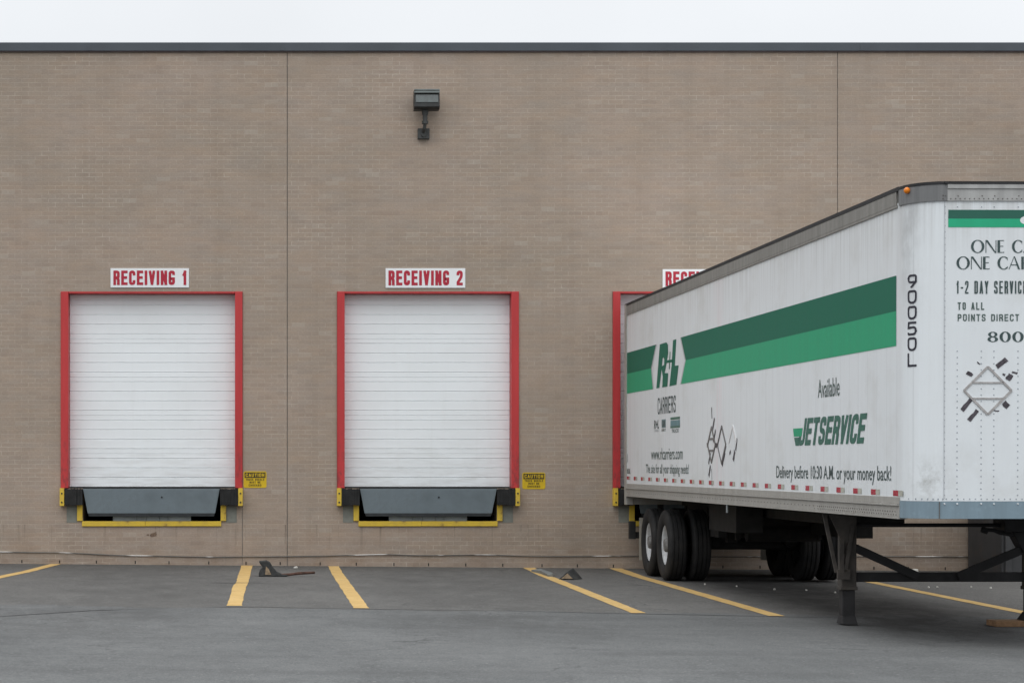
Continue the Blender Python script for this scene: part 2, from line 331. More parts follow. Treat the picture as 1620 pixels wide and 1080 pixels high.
# ------------------------------------------------------------------ mesh builder
class MB:
    def __init__(s): s.v, s.f = [], []
    def add(s, vs, fs):
        o = len(s.v); s.v += [tuple(v) for v in vs]; s.f += [tuple(i + o for i in f) for f in fs]; return s
    def box(s, x0, x1, y0, y1, z0, z1):
        return s.add([(x0,y0,z0),(x1,y0,z0),(x1,y1,z0),(x0,y1,z0),(x0,y0,z1),(x1,y0,z1),(x1,y1,z1),(x0,y1,z1)],
                     [(0,3,2,1),(4,5,6,7),(0,1,5,4),(1,2,6,5),(2,3,7,6),(3,0,4,7)])
    def bar(s, p, q, a, b=None, up=(0,0,1)):
        b = b or a; p, q = Vector(p), Vector(q); d = (q - p).normalized(); up = Vector(up)
        if abs(d.dot(up)) > 0.98: up = Vector((0,1,0))
        x = d.cross(up).normalized() * a / 2; y = x.normalized().cross(d).normalized() * b / 2
        vs = [p-x-y, p+x-y, p+x+y, p-x+y, q-x-y, q+x-y, q+x+y, q-x+y]
        return s.add(vs, [(0,1,2,3),(7,6,5,4),(0,4,5,1),(1,5,6,2),(2,6,7,3),(3,7,4,0)])
    def tube(s, pts, r, n=10, caps=True):
        rings = []; pts = [Vector(p) for p in pts]
        rs = r if isinstance(r, (list, tuple)) else [r] * len(pts)
        vs, fs = [], []
        for i, p in enumerate(pts):
            d = (pts[min(i+1, len(pts)-1)] - pts[max(i-1, 0)]).normalized()
            u = Vector((0,0,1)) if abs(d.z) < 0.95 else Vector((0,1,0))
            x = d.cross(u).normalized(); y = x.cross(d)
            for k in range(n):
                t = 2 * math.pi * k / n; vs.append(p + (x * math.cos(t) + y * math.sin(t)) * rs[i])
        for i in range(len(pts) - 1):
            for k in range(n):
                a, b = i*n+k, i*n+(k+1) % n; fs.append((a, b, b+n, a+n))
        if caps: fs.append(tuple(range(n))[::-1]); fs.append(tuple(range((len(pts)-1)*n, len(pts)*n)))
        return s.add(vs, fs)
    def lathe(s, c, prof, n=40):            # axis along local x; prof = (x, r)
        vs, fs = [], []
        for x, r in prof:
            for k in range(n):
                t = 2*math.pi*k/n; vs.append((c[0]+x, c[1]+r*math.cos(t), c[2]+r*math.sin(t)))
        for i in range(len(prof)-1):
            for k in range(n):
                a, b = i*n+k, i*n+(k+1) % n; fs.append((a, a+n, b+n, b))
        return s.add(vs, fs)
    def prism(s, poly, y0, y1, ax='y'):     # poly in (x,z); extruded along y
        n = len(poly); P = (lambda a, b, t: (a, t, b)) if ax == 'y' else (lambda a, b, t: (t, a, b))
        vs = [P(a, b, y0) for a, b in poly] + [P(a, b, y1) for a, b in poly]
        fs = [tuple(range(n)), tuple(range(n, 2*n))[::-1]] + [(i, i+n, (i+1) % n + n, (i+1) % n) for i in range(n)]
        return s.add(vs, fs)
    def build(s, name, mat, root=None, parent=None, local=False, smooth=False, bevel=0.0, seg=2):
        me = bpy.data.meshes.new(name)
        vs = s.v
        if root is not None and not local:
            inv = root.matrix_basis.inverted(); vs = [tuple(inv @ Vector(v)) for v in vs]
        me.from_pydata(vs, [], s.f); me.update()
        bm = bmesh.new(); bm.from_mesh(me); bmesh.ops.recalc_face_normals(bm, faces=bm.faces); bm.to_mesh(me); bm.free()
        o = bpy.data.objects.new(name, me); COL.objects.link(o); me.materials.append(mat)
        if smooth:
            for p in me.polygons: p.use_smooth = True
        if bevel:
            b = o.modifiers.new('bevel', 'BEVEL'); b.width = bevel; b.segments = seg; b.limit_method = 'ANGLE'; b.angle_limit = R(40)
        par = parent or root
        if par is not None: o.parent = par
        return o

def thing(name, label, cat, loc=(0,0,0), group=None, rot=None):
    o = bpy.data.objects.new(name, None); COL.objects.link(o); o.location = loc; o.empty_display_size = 0.2
    if rot: o.rotation_euler = rot
    o['label'] = label; o['category'] = cat
    if group: o['group'] = group
    o.matrix_basis = o.matrix_basis  # keep
    return o
def tag(o, label, cat, group=None):
    o['label'] = label; o['category'] = cat
    if group: o['group'] = group
    return o
def structure(o): o['kind'] = 'structure'; return o
def dup(root, loc, label):
    r = root.copy(); COL.objects.link(r); r.location = loc; r['label'] = label
    for ch in root.children:
        c = ch.copy(); COL.objects.link(c); c.parent = r
        for g in ch.children:
            d = g.copy(); COL.objects.link(d); d.parent = c
    return r

# ------------------------------------------------------------------ lettering
def text_mesh(body, bold=0.0, space=1.0):
    cu = bpy.data.curves.new('letters', 'FONT'); cu.body = body; cu.offset = bold; cu.space_character = space; cu.resolution_u = 3
    o = bpy.data.objects.new('letters', cu); COL.objects.link(o)
    dg = bpy.context.evaluated_depsgraph_get(); dg.update()
    me = bpy.data.meshes.new_from_object(o.evaluated_get(dg))
    vs = [(v.co.x, v.co.y) for v in me.vertices]; fs = [tuple(p.vertices) for p in me.polygons]
    bpy.data.objects.remove(o); bpy.data.curves.remove(cu); bpy.data.meshes.remove(me)
    return vs, fs
CAP = {}
def lettering(mb, body, fn, a0, a1, base, cap, bold=0.0, space=1.0, shear=0.0):
    """fit text between a0 and a1, capitals rising from base by cap; fn(a, b) gives the point on the surface"""
    if bold not in CAP:
        v, _ = text_mesh('H', bold); CAP[bold] = (min(y for _, y in v), max(y for _, y in v))
    lo, hi = CAP[bold]
    vs, fs = text_mesh(body, bold, space)
    x0 = min(x for x, _ in vs); x1 = max(x for x, _ in vs)
    pts = []
    for x, y in vs:
        b = (y - lo) / (hi - lo) * cap
        pts.append(fn(a0 + (x - x0) / (x1 - x0) * (a1 - a0) + shear * b, base + b))
    mb.add(pts, fs)

# a plain block alphabet drawn as strokes: (x, y[, 1 = rounded corner]) on a unit cell
ST = {'A': [[(0,0),(.47,1)],[(1,0),(.53,1)],[(.16,.27),(.84,.27)]], 'B': [[(0,0),(0,1)],[(.12,1),(1,1,1),(1,.52,1),(.12,.52)],[(.12,.52),(1,.52,1),(1,0,1),(.12,0)]],
 'C': [[(1,.70),(1,1,1),(0,1,1),(0,0,1),(1,0,1),(1,.30)]], 'D': [[(0,0),(0,1)],[(.12,1),(1,1,1),(1,0,1),(.12,0)]], 'E': [[(1,1),(0,1),(0,0),(1,0)],[(0,.52),(.88,.52)]],
 'G': [[(1,.74),(1,1,1),(0,1,1),(0,0,1),(1,0,1),(1,.42),(.55,.42)]], 'H': [[(0,0),(0,1)],[(1,0),(1,1)],[(0,.5),(1,.5)]], 'I': [[(.5,0),(.5,1)]], 'J': [[(1,1),(1,0,1),(0,0,1),(0,.3)]],
 'K': [[(0,0),(0,1)],[(.05,.45),(1,1)],[(.35,.6),(1,0)]], 'L': [[(0,1),(0,0),(1,0)]], 'M': [[(0,0),(0,1)],[(1,0),(1,1)],[(0,1),(.5,.35)],[(1,1),(.5,.35)]], 'N': [[(0,0),(0,1)],[(1,0),(1,1)],[(0,1),(1,0)]],
 'O': [[(.5,1),(1,1,1),(1,0,1),(0,0,1),(0,1,1),(.5,1)]], 'P': [[(0,0),(0,1)],[(.12,1),(1,1,1),(1,.46,1),(.12,.46)]], 'R': [[(0,0),(0,1)],[(.12,1),(1,1,1),(1,.50,1),(.12,.50)],[(.55,.50),(1,.36,1),(1,0)]],
 'S': [[(1,.73),(1,1,1),(0,1,1),(0,.53,1),(1,.47,1),(1,0,1),(0,0,1),(0,.27)]], 'T': [[(0,1),(1,1)],[(.5,1),(.5,0)]], 'U': [[(0,1),(0,0,1),(1,0,1),(1,1)]], 'V': [[(0,1),(.47,0)],[(1,1),(.53,0)]],
 'W': [[(0,1),(.25,0)],[(.25,0),(.5,.8)],[(.5,.8),(.75,0)],[(.75,0),(1,1)]], 'Y': [[(0,1),(.5,.45)],[(1,1),(.5,.45)],[(.5,.48),(.5,0)]],
 '0': [[(.5,1),(1,1,1),(1,0,1),(0,0,1),(0,1,1),(.5,1)]], '1': [[(.62,0),(.62,1)],[(.62,.96),(.1,.76)]], '2': [[(0,.72),(0,1,1),(1,1,1),(1,.60,1),(0,.14),(0,0),(1,0)]],
 '3': [[(0,.74),(0,1,1),(1,1,1),(1,.52,1),(.4,.52)],[(.5,.52),(1,.52,1),(1,0,1),(0,0,1),(0,.26)]], '5': [[(.95,1),(.05,1),(0,.56),(1,.62,1),(1,0,1),(0,0,1),(0,.16)]],
 '9': [[(1,.7),(1,.42,1),(0,.42,1),(0,1,1),(1,1,1),(1,.7)],[(1,.72),(1,.45),(.42,0)]], '-': [[(.1,.45),(.9,.45)]], '+': [[(0,.5),(1,.5)],[(.5,.2),(.5,.8)]]}
NARROW = {'I': .0, '1': .55, ' ': .5, '-': .6}
def block(mb, body, face, off, a0, a1, base, cap, wt=.17, gap=.13, shear=0.0, step=1.0, rr=.16, ax=1.0):
    """block capitals between a0 and a1; wt is the stroke width as a share of the cap height"""
    cells = [NARROW.get(c, 1.0) for c in body]; w_ = wt*cap
    a0, a1 = a0/ax, a1/ax; total = a1 - a0; free = total - w_*len(body) - gap*cap*(len(body)-1)
    cw = free / sum(cells); x = a0
    for c, k in zip(body, cells):
        L0, L1 = x + w_/2, x + w_/2 + cw*k
        for pi, path in enumerate(ST.get(c, [])):
            fn = face(off + .0011*pi)            # crossing strokes lie one over the other
            P = [Vector((L0 + p[0]*(L1-L0), base + w_/2 + p[1]*(cap-w_))) for p in path]
            Q = []
            for i, p in enumerate(P):
                if len(path[i]) > 2 and 0 < i < len(P)-1:
                    a, b = P[i-1]-p, P[i+1]-p; r = min(rr*cap, a.length*.5, b.length*.5); A, B = p + a.normalized()*r, p + b.normalized()*r
                    Q += [(1-t)*(1-t)*A + 2*t*(1-t)*p + t*t*B for t in (0, .25, .5, .75, 1)]
                else: Q.append(p)
            closed = (Q[0]-Q[-1]).length < 1e-6
            if not closed:
                for e, o_, p0 in ((0, 1, path[0]), (-1, -2, path[-1])):
                    d = (Q[e]-Q[o_]).normalized()
                    if not (abs(d.x) < .2 and .02 < p0[1] < .98): Q[e] = Q[e] + d*w_/2
            D = [Q[0]]
            for i in range(1, len(Q)):
                n = max(1, math.ceil((Q[i]-Q[i-1]).length/step)); D += [Q[i-1] + (Q[i]-Q[i-1])*(j/n) for j in range(1, n+1)]
            vs = []
            for i, p in enumerate(D):
                d0 = (D[i]-D[i-1]).normalized() if i else (D[1]-D[0]).normalized(); d1 = (D[i+1]-D[i]).normalized() if i < len(D)-1 else d0
                if closed and i in (0, len(D)-1): d0 = (D[-1]-D[-2]).normalized(); d1 = (D[1]-D[0]).normalized()
                n0 = Vector((-d0.y, d0.x)); n1 = Vector((-d1.y, d1.x)); nn = (n0+n1)
                nn = nn.normalized() if nn.length > .1 else n0
                k_ = min(1.6, 1/max(.3, nn.dot(n0)))
                for sg in (1, -1):
                    q = p + nn*sg*w_/2*k_; y = min(max(q.y, base), base+cap); vs.append(fn(q.x*ax + shear*(y-base), y))
            mb.add(vs, [(2*i, 2*i+1, 2*i+3, 2*i+2) for i in range(len(D)-1)])
        x = L1 + w_/2 + gap*cap

def ring(cx, cy, rx, ry, ix, iy, t0=0, t1=360, n=28):
    vs, fs = [], []
    for k in range(n + 1):
        t = R(t0 + (t1 - t0) * k / n)
        vs.append((cx + rx*math.cos(t), cy + ry*math.sin(t))); vs.append((cx + ix*math.cos(t), cy + iy*math.sin(t)))
    for k in range(n): fs.append((2*k, 2*k+2, 2*k+3, 2*k+1))
    return vs, fs
def quad(*p): return list(p), [tuple(range(len(p)))]
T, K = 0.06, 0.205                                         # thin and thick strokes of a flared roman letter
def glyph(c):
    if c == 'O': return 1.07, [ring(.535, .5, .535, .52, .535-K, .52-T)]
    if c == 'C': return .80, [ring(.50, .5, .50, .52, .50-K, .52-T, 48, 312), quad((.76,.72),(.81,.72),(.81,.93),(.76,.87)), quad((.76,.12),(.82,.10),(.82,.22),(.76,.26))]
    if c == 'N': return .86, [quad((.0,0),(T,0),(T,1),(0,1)), quad((-.02,1),(.17,1),(.86,-.02),(.74,0)), quad((.86-T,0),(.86,0),(.86,1),(.86-T,1))]
    if c == 'E': return .52, [quad((0,0),(K,0),(K,1),(0,1)), quad((K,0),(.52,0),(.54,.11),(.5,T),(K,T)), quad((K,1-T),(.5,1-T),(.53,.89),(.51,1),(K,1)), quad((K,.49),(.46,.49),(.46,.55),(K,.55))]
    if c == 'A': return .92, [quad((0,0),(.06,0),(.46,1.0),(.42,1.02)), quad((.42,1.02),(.5,1.02),(.92,0),(.75,0)), quad((.15,.32),(.68,.32),(.66,.38),(.17,.38))]
    if c == 'R': return .75, [quad((0,0),(K,0),(K,1),(0,1)), ring(.18, .745, .44, .255, .29, .205, -90, 90, 14), quad((K,1),(.18,1),(.18,.95),(K,.95)), quad((K,.49),(.18,.49),(.18,.54),(K,.54)), quad((.25,.50),(.40,.51),(.78,0),(.60,0))]
    if c == 'L': return .52, [quad((0,0),(K,0),(K,1),(0,1)), quad((K,0),(.52,0),(.54,.12),(.5,T),(K,T))]
    if c == 'I': return .15, [quad((0,0),(K,0),(K,1),(0,1))]
    if c == '8': return .92, [ring(.46,.74,.40,.26,.17,.19), ring(.46,.26,.46,.27,.20,.20)]
    if c == '0': return .98, [ring(.49,.5,.49,.52,.22,.45)]
    return .45, []
def roman(mb, body, fn, a0, base, cap, gap=.12, wid=1.0):
    x = a0
    for c in body:
        wdt, shapes = glyph(c)
        for vs, fs in shapes: mb.add([fn(x + a * cap * wid, base + b * cap) for a, b in vs], fs)
        x += (wdt + gap) * cap * wid

# ------------------------------------------------------------------ ground
def gz(X, Y):
    d = max(0.0, -Y)
    return .015 - .0077 * max(-12, min(18, X)) - .019 * min(d, 2) - .0065 * max(0, min(d - 2, 11))
xs = [-250, -12, 18, 250]; ys = [-300, -13, -2, 0, 200]
g = MB(); g.v = [(x, y, gz(x, y)) for y in ys for x in xs]
g.f = [(j*4+i, j*4+i+1, j*4+i+5, j*4+i+4) for j in range(4) for i in range(3)]
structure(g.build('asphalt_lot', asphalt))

def strip(name, mat, pts, h=0.004):         # pts: (x, y, half width); follows the ground
    m = MB(); L = []
    for i in range(len(pts) - 1):
        (x0,y0,w0),(x1,y1,w1) = pts[i], pts[i+1]; n = max(2, int(abs(y1-y0)/0.25) + int(abs(x1-x0)/0.4))
        ys_ = [k/n for k in range(n)] + ([1.0] if i == len(pts)-2 else [])
        for t in ys_: L.append((x0+(x1-x0)*t, y0+(y1-y0)*t, w0+(w1-w0)*t))
    for i, (x, y, hw) in enumerate(L):
        a = L[max(i-1, 0)]; b = L[min(i+1, len(L)-1)]; d = Vector((b[0]-a[0], b[1]-a[1])).normalized(); nx, ny = d.y, -d.x
        j1, j2 = random.uniform(-.006, .006), random.uniform(-.006, .006)
        for sgn, j in ((1, j1), (-1, j2)):
            X, Y = x + sgn*nx*(hw+j), min(y + sgn*ny*(hw+j), -0.004); m.v.append((X, Y, gz(X, Y) + h))
    m.f = [(2*i, 2*i+1, 2*i+3, 2*i+2) for i in range(len(L)-1)]
    return structure(m.build(name, mat))
for pts in ([(-3.51,-.01,.085),(-3.62,-.9,.085),(-3.95,-3.7,.085),(-4.15,-6.5,.085),(-4.25,-9.2,.085)],
            [(-.49,-.02,.088),(-.50,-2,.088),(-.49,-4.4,.085),(-.51,-5.4,.088),(-.50,-9.3,.086)],
            [(.875,-.02,.086),(.885,-2,.086),(.94,-9.55,.086)],
            [(3.96,-.02,.09),(3.965,-2,.086),(3.99,-10.0,.08)],
            [(5.33,-.02,.10),(5.36,-2,.088),(5.45,-10.3,.088)],
            [(8.52,-.02,.088),(8.51,-3,.085),(8.46,-9.6,.088)]):
    strip('parking_line', linep, pts)
strip('pavement_crack', crackm, [(-3.6,-12.2,.006),(-2.9,-11.25,.016),(-2.55,-10.85,.03),(-2.05,-10.25,.034),(-1.67,-10.05,.012),(-1.2,-9.75,.005)], .003)
strip('pavement_crack', crackm, [(-.9,-9.62,.006),(-.2,-9.45,.022),(.3,-9.58,.010),(.6,-9.62,.018),(1.7,-9.75,.020),(2.6,-9.80,.010),(3.7,-10.08,.020),(4.6,-10.2,.024),(5.6,-10.42,.014),(7.0,-10.5,.006)], .003)
strip('pavement_crack', crackm, [(-1.0,-4.55,.006),(-.75,-4.62,.03),(-.35,-4.6,.018),(.3,-4.72,.004)], .0085)

# ------------------------------------------------------------------ warehouse
W = thing('warehouse', 'long tan brick warehouse with red framed white dock doors and a slate coping', 'warehouse', (0, 0, 0))
DOORS = [-2.0, 2.37, 6.73]
TOPZ = 8.15
holes = []
for c in DOORS:
    holes.append((c-1.44, c+1.44, 1.24, 4.35, .30)); holes.append((c-1.09, c+1.09, .72, 1.24, .9))
for x in (.145, 8.85, -8.55, 17.55): holes.append((x-.007, x+.007, -.6, TOPZ, .025))
holes.append((-.572, -.560, -.6, .97, .02))
X_ = sorted({-34, 44} | {h[0] for h in holes} | {h[1] for h in holes}); Z_ = sorted({-.6, TOPZ} | {h[2] for h in holes} | {h[3] for h in holes})
m = MB()
def inside(x, z): return next((h for h in holes if h[0] < x < h[1] and h[2] < z < h[3]), None)
for i in range(len(X_)-1):
    for j in range(len(Z_)-1):
        if inside((X_[i]+X_[i+1])/2, (Z_[j]+Z_[j+1])/2): continue
        m.add([(X_[i],0,Z_[j]),(X_[i+1],0,Z_[j]),(X_[i+1],0,Z_[j+1]),(X_[i],0,Z_[j+1])], [(0,1,2,3)])
for x0,x1,z0,z1,d in holes:
    m.add([(x0,0,z0),(x0,d,z0),(x0,d,z1),(x0,0,z1)], [(0,1,2,3)]); m.add([(x1,0,z0),(x1,d,z0),(x1,d,z1),(x1,0,z1)], [(3,2,1,0)])
    if z1 < 8 and z1 > 1.3: m.add([(x0,0,z1),(x0,d,z1),(x1,d,z1),(x1,0,z1)], [(0,1,2,3)])
    if z0 > .5 and z0 < 1: m.add([(x0,0,z0),(x0,d,z0),(x1,d,z0),(x1,0,z0)], [(3,2,1,0)])
m.add([(-34,0,-.6),(-34,40,-.6),(-34,40,TOPZ),(-34,0,TOPZ)], [(0,1,2,3)]); m.add([(44,0,-.6),(44,40,-.6),(44,40,TOPZ),(44,0,TOPZ)], [(3,2,1,0)])
m.add([(-34,40,-.6),(44,40,-.6),(44,40,TOPZ),(-34,40,TOPZ)], [(3,2,1,0)])
wall = m.build('brick_wall', brick, W)
bm = bmesh.new(); bm.from_mesh(wall.data); bmesh.ops.remove_doubles(bm, verts=bm.verts, dist=1e-5); bmesh.ops.recalc_face_normals(bm, faces=bm.faces); bm.to_mesh(wall.data); bm.free()
for x0,x1,z0,z1,d in holes:
    if d < .05: MB().box(x0-.01, x1+.01, d-.006, d+.03, z0, z1-.001).build('control_joint', jointm, W)
# coping: a drip edge below, a tall fascia above
m = MB(); m.prism([(-.05,8.145),(-.05,8.268),(-.035,8.28),(.45,8.285),(.45,8.16),(.002,8.16),(.002,8.145)], -34.1, 44.1, 'x')
cp = m.build('roof_coping', coping, W)
MB().box(-34.05, 44.05, -.028, -.001, 8.125, 8.143).build('drip_edge', plain('drip_brown', (.10,.075,.07), .6), W)
for k in range(26): MB().box(-33.5+3.05*k-.004, -33.5+3.05*k+.05, -.0535, -.049, 8.147, 8.266).build('coping_joint', coping, W, parent=cp)
MB().box(-33.9, 43.9, .3, 39.9, 7.9, 8.0).build('roof', roofg, W)
# sectional doors
def door_panel(c):
    m = MB(); prof = []; z = 1.242; y = .22
    prof.append((y, z)); z += .018
    seq = []
    sec = (4.302 - 1.26) / 5
    for s_ in range(5):
        z0 = 1.26 + s_*sec
        for q in (0.0, .25, .5, .75): seq.append((z0 + q*sec, 1))
        seq.append((z0 + .875*sec, 0))
    for zz, big in seq:
        h, dp = (.0085, .009) if big else (.0055, .006)
        prof += [(y, zz-h), (y+dp, zz-h*.4), (y+dp, zz+h*.2), (y-.002, zz+h*1.1), (y-.002, zz+h*1.9), (y, zz+h*2.2)]
    prof = [p for p in prof if p[1] < 4.31]; prof.append((y, 4.315))
    for yy, zz in prof: m.v += [(c-1.315, yy, zz), (c+1.315, yy, zz)]
    m.f = [(2*i, 2*i+1, 2*i+3, 2*i+2) for i in range(len(prof)-1)]
    m.box(c-1.315, c+1.315, .25, .28, 1.242, 4.32)
    return m
for c in DOORS:
    p = door_panel(c).build('overhead_door', doorw, W)
    f = MB(); x = 1.437
    f.box(c-x, c-1.318, -.035, .298, 1.243, 4.347); f.box(c+1.318, c+x, -.035, .298, 1.243, 4.347); f.box(c-1.317, c+1.317, -.006, .298, 4.320, 4.347)
    f.build('door_frame', red, W, parent=p, bevel=.006)
    MB().box(c-1.31, c+1.31, .185, .217, 1.2385, 1.262).build('bottom_seal', rubber, W, parent=p)
for k in range(30):
    xw = -5.2 + .584*k + random.uniform(-.03, .03); MB().box(xw-.008, xw+.008, -.003, .01, gz(xw,0)+.015, gz(xw,0)+.062).build('weep_hole', dark, W)
# stain marks of rust below the first dock
m = MB()
for (cx, cz, r, k) in ((-1.97,.50,.040,9),(-2.06,.505,.018,7),(-1.94,.54,.014,6)):
    m.add([(cx+r*random.uniform(.5,1.4)*math.cos(t*6.283/k)*1.3, -.004, cz+r*random.uniform(.5,1.1)*math.sin(t*6.283/k)) for t in range(k)], [tuple(range(k))])
m.build('rust_mark', stain, W)

# ------------------------------------------------------------------ dock levelers and bumpers
GL = 'dock levelers under the red framed doors'
def leveler(c, label):
    D = thing('dock_leveler', label, 'dock leveler', (c, 0, .64), GL)
    m = MB(); zt, zb = 1.232, .845
    m.add([(c-1.08,-.105,zt),(c+1.08,-.105,zt),(c+1.005,-.075,zb),(c-1.005,-.075,zb),(c-1.08,-.08,zt),(c+1.08,-.08,zt),(c+1.005,-.05,zb),(c-1.005,-.05,zb)],
          [(0,1,2,3),(7,6,5,4),(0,4,5,1),(1,5,6,2),(2,6,7,3),(3,7,4,0)])
    m.build('lip', steel, D, bevel=.004)
    m = MB(); m.prism([(c-1.0,.845),(c+1.0,.845),(c+.985,.80),(c-.985,.80)], -.072, -.03); m.build('lip_edge', steeld, D)
    MB().tube([(c+.165,-.104,1.10),(c+.165,-.098,1.10)], .014, 10).build('lip_hole', blk, D)
    MB().box(c-1.085, c+1.085, -.08, .86, 1.2325, 1.2385).build('deck', steeld, D)
    MB().box(c-1.085, c+1.085, .80, .88, .725, 1.23).build('pit_wall', dark, D)
    m = MB()
    for a, b in ((-.615,-.24),(-.235,-.09),(-.085,.12),(.125,.255),(.26,.62)): m.box(c+a, c+b, .03, .12, .722, .80)
    m.build('support_beam', palest, D)
    m = MB(); m.box(c-1.10, c-.102, -.028, .06, .640, .721); m.box(c-.098, c+1.10, -.026, .06, .641, .7205)
    m.build('pit_edge', yel, D, bevel=.004)
    for s in (-1, 1):
        x0, x1 = sorted((c+s*1.092, c+s*1.178)); MB().box(x0, x1, -.03, -.001, .725, 1.0).build('side_guard', yel, D, bevel=.004)
        x0, x1 = sorted((c+s*1.18, c+s*1.345)); MB().box(x0, x1, -.006, -.001, .70, .965).build('embed_plate', conc, D)
    return D
d0 = leveler(DOORS[0], 'dock leveler with hanging blue grey steel lip under the leftmost white door')
dup(d0, (DOORS[1], 0, .64), 'dock leveler with hanging steel lip under the door marked with number 2')
dup(d0, (DOORS[2], 0, .64), 'dock leveler mostly hidden behind the rear wheels of the white trailer')
GB = 'black rubber dock bumpers'
def bumper(c, s, label):
    x = c + s*1.26
    B = thing('dock_bumper', label, 'dock bumper', (x, 0, .97), GB)
    m = MB(); n = 12
    x0, x1 = sorted((c+s*1.085, c+s*1.368)); wdt = (x1-x0)/n
    for k in range(n):
        m.box(x0+k*wdt+.001, x0+(k+1)*wdt-.001, -.13-random.uniform(0,.012), -.002, .968+random.uniform(0,.012), 1.238+random.uniform(-.012,0))
    m.build('rubber_pad', rubber, B)
    x0, x1 = sorted((c+s*1.372, c+s*1.442)); br = MB().box(x0, x1, -.145, -.002, .962, 1.242).build('bracket', yel, B, bevel=.006)
    xc = (x0+x1)/2
    for z in (1.16, 1.02): MB().tube([(xc, -.1455, z), (xc, -.155, z)], .014, 8).build('bolt', steeld, B, parent=br)
    return B
for i, c in enumerate(DOORS):
    nm = ('leftmost', 'middle', 'third')[i]
    for s in (-1, 1):
        if i == 2 and s == 1: continue
        lab = ('black rubber bumper with yellow bracket at the %s foot of the %s dock door' % ('left' if s < 0 else 'right', nm)) if i < 2 else \
              'black rubber bumper with yellow bracket beside the rear of the white trailer'
        bumper(c, s, lab)

# ------------------------------------------------------------------ signs
def onwall(off): return lambda a, b: (a, -off, b)
def receiving(x0, x1, z0, z1, body, ta, tb, label):
    s = thing('receiving_sign', label, 'sign', ((x0+x1)/2, 0, z0), 'white receiving signs above the dock doors')
    MB().box(x0, x1, -.016, -.002, z0, z1).build('sign_board', signw, s, bevel=.003)
    m = MB(); block(m, body, onwall, .0185, ta, tb, z0+.040, z1-z0-.076, .185, .10); m.build('lettering', signr, s)
receiving(-2.65, -1.41, 4.41, 4.715, 'RECEIVING 1', -2.605, -1.44, 'white sign reading RECEIVING 1 in red above the leftmost door')
receiving(1.70, 2.96, 4.405, 4.715, 'RECEIVING 2', 1.745, 2.92, 'white sign reading RECEIVING 2 in red above the middle door')
receiving(6.08, 7.34, 4.395, 4.70, 'RECEIVING 3', 6.125, 7.30, 'white receiving sign half hidden behind the roof edge of the trailer')
def caution(x0, z0, label):
    s = thing('caution_sign', label, 'sign', (x0+.18, 0, z0), 'yellow caution signs beside the dock doors')
    x1, z1 = x0+.365, z0+.262; r = .03; poly = []
    for cx, cz, a in ((x1-r,z0+r,-90),(x1-r,z1-r,0),(x0+r,z1-r,90),(x0+r,z0+r,180)):
        for k in range(5): t = R(a+22.5*k); poly.append((cx+r*math.cos(t), cz+r*math.sin(t)))
    MB().prism(poly, -.006, -.001).build('sign_board', signy, s)
    m = MB(); zb0, zb1 = z1-.105, z1-.018
    m.add([(x0+.018,-.0085,zb0),(x1-.018,-.0085,zb0),(x1-.018,-.0085,zb1),(x0+.018,-.0085,zb1)], [(0,1,2,3)]); m.build('black_band', signk, s)
    m = MB(); block(m, 'CAUTION', onwall, .011, x0+.035, x1-.035, zb0+.016, .056, .2, .2); m.build('heading', signy, s)
    m = MB()
    for t_, hw, zz in (('TRUCK WHEELS', .145, z0+.115), ('MUST BE', .085, z0+.072), ('CHOCKED', .10, z0+.026)):
        block(m, t_, onwall, .0085, x0+.1825-hw, x0+.1825+hw, zz, .031, .2, .25)
    m.build('lettering', signk, s)
caution(-.548, 1.248, 'yellow caution sign with black heading right of the leftmost dock door')
caution(3.862, 1.228, 'yellow caution sign with black heading right of the middle dock door')

# ------------------------------------------------------------------ floodlight
F = thing('floodlight', 'dark box floodlight on a short bracket arm high on the brick wall', 'floodlight', (2.31, 0, 6.76))
x, z0, z1 = 2.33, 7.17, 7.46
m = MB()                                                        # housing: deep at the bottom, leaning back
pr = [(-.30, z0), (-.38, z0+.03), (-.34, z1-.03), (-.31, z1), (-.13, z1-.02), (-.10, z0+.10), (-.14, z0)]
m.prism(pr, x-.2, x+.2, 'x'); hz = m.build('housing', fixt, F, bevel=.01)
m = MB(); m.add([(x-.175,-.377,z0+.105),(x+.175,-.377,z0+.105),(x+.175,-.346,z1-.06),(x-.175,-.346,z1-.06),(x-.175,-.36,z0+.105),(x+.175,-.36,z0+.105),(x+.175,-.335,z1-.06),(x-.175,-.335,z1-.06)],
      [(0,1,2,3),(7,6,5,4),(0,4,5,1),(1,5,6,2),(2,6,7,3),(3,7,4,0)]); m.build('lens', lens, F, parent=hz)
m = MB(); m.box(x-.2, x+.2, -.37, -.10, z1+.002, z1+.022); m.bar((x-.2,-.372,z1-.025),(x+.2,-.372,z1-.025),.018,.03); m.build('visor', plain('visor_grey',(.16,.18,.175),.5), F, parent=hz, bevel=.004)
m = MB(); m.tube([(x-.02,-.22,z0+.02),(x-.02,-.22,z0-.07)], [.06,.045], 14); m.tube([(x-.02,-.22,z0-.07),(x-.02,-.22,z0-.19)], .038, 14); m.tube([(x-.02,-.22,z0-.165),(x-.02,-.22,z0-.21)], .05, 14)
m.tube([(x-.02,-.22,z0-.2),(x-.03,-.20,z0-.27),(x-.035,-.10,z0-.31),(x-.035,-.06,z0-.32)], .028, 12); m.build('bracket_arm', fixt2, F, smooth=False)
m = MB(); m.box(x-.125, x+.06, -.085, -.002, z0-.42, z0-.255); m.tube([(x-.035,-.086,z0-.35),(x-.035,-.10,z0-.35)], .045, 14); m.build('junction_box', fixt2, F, bevel=.015)

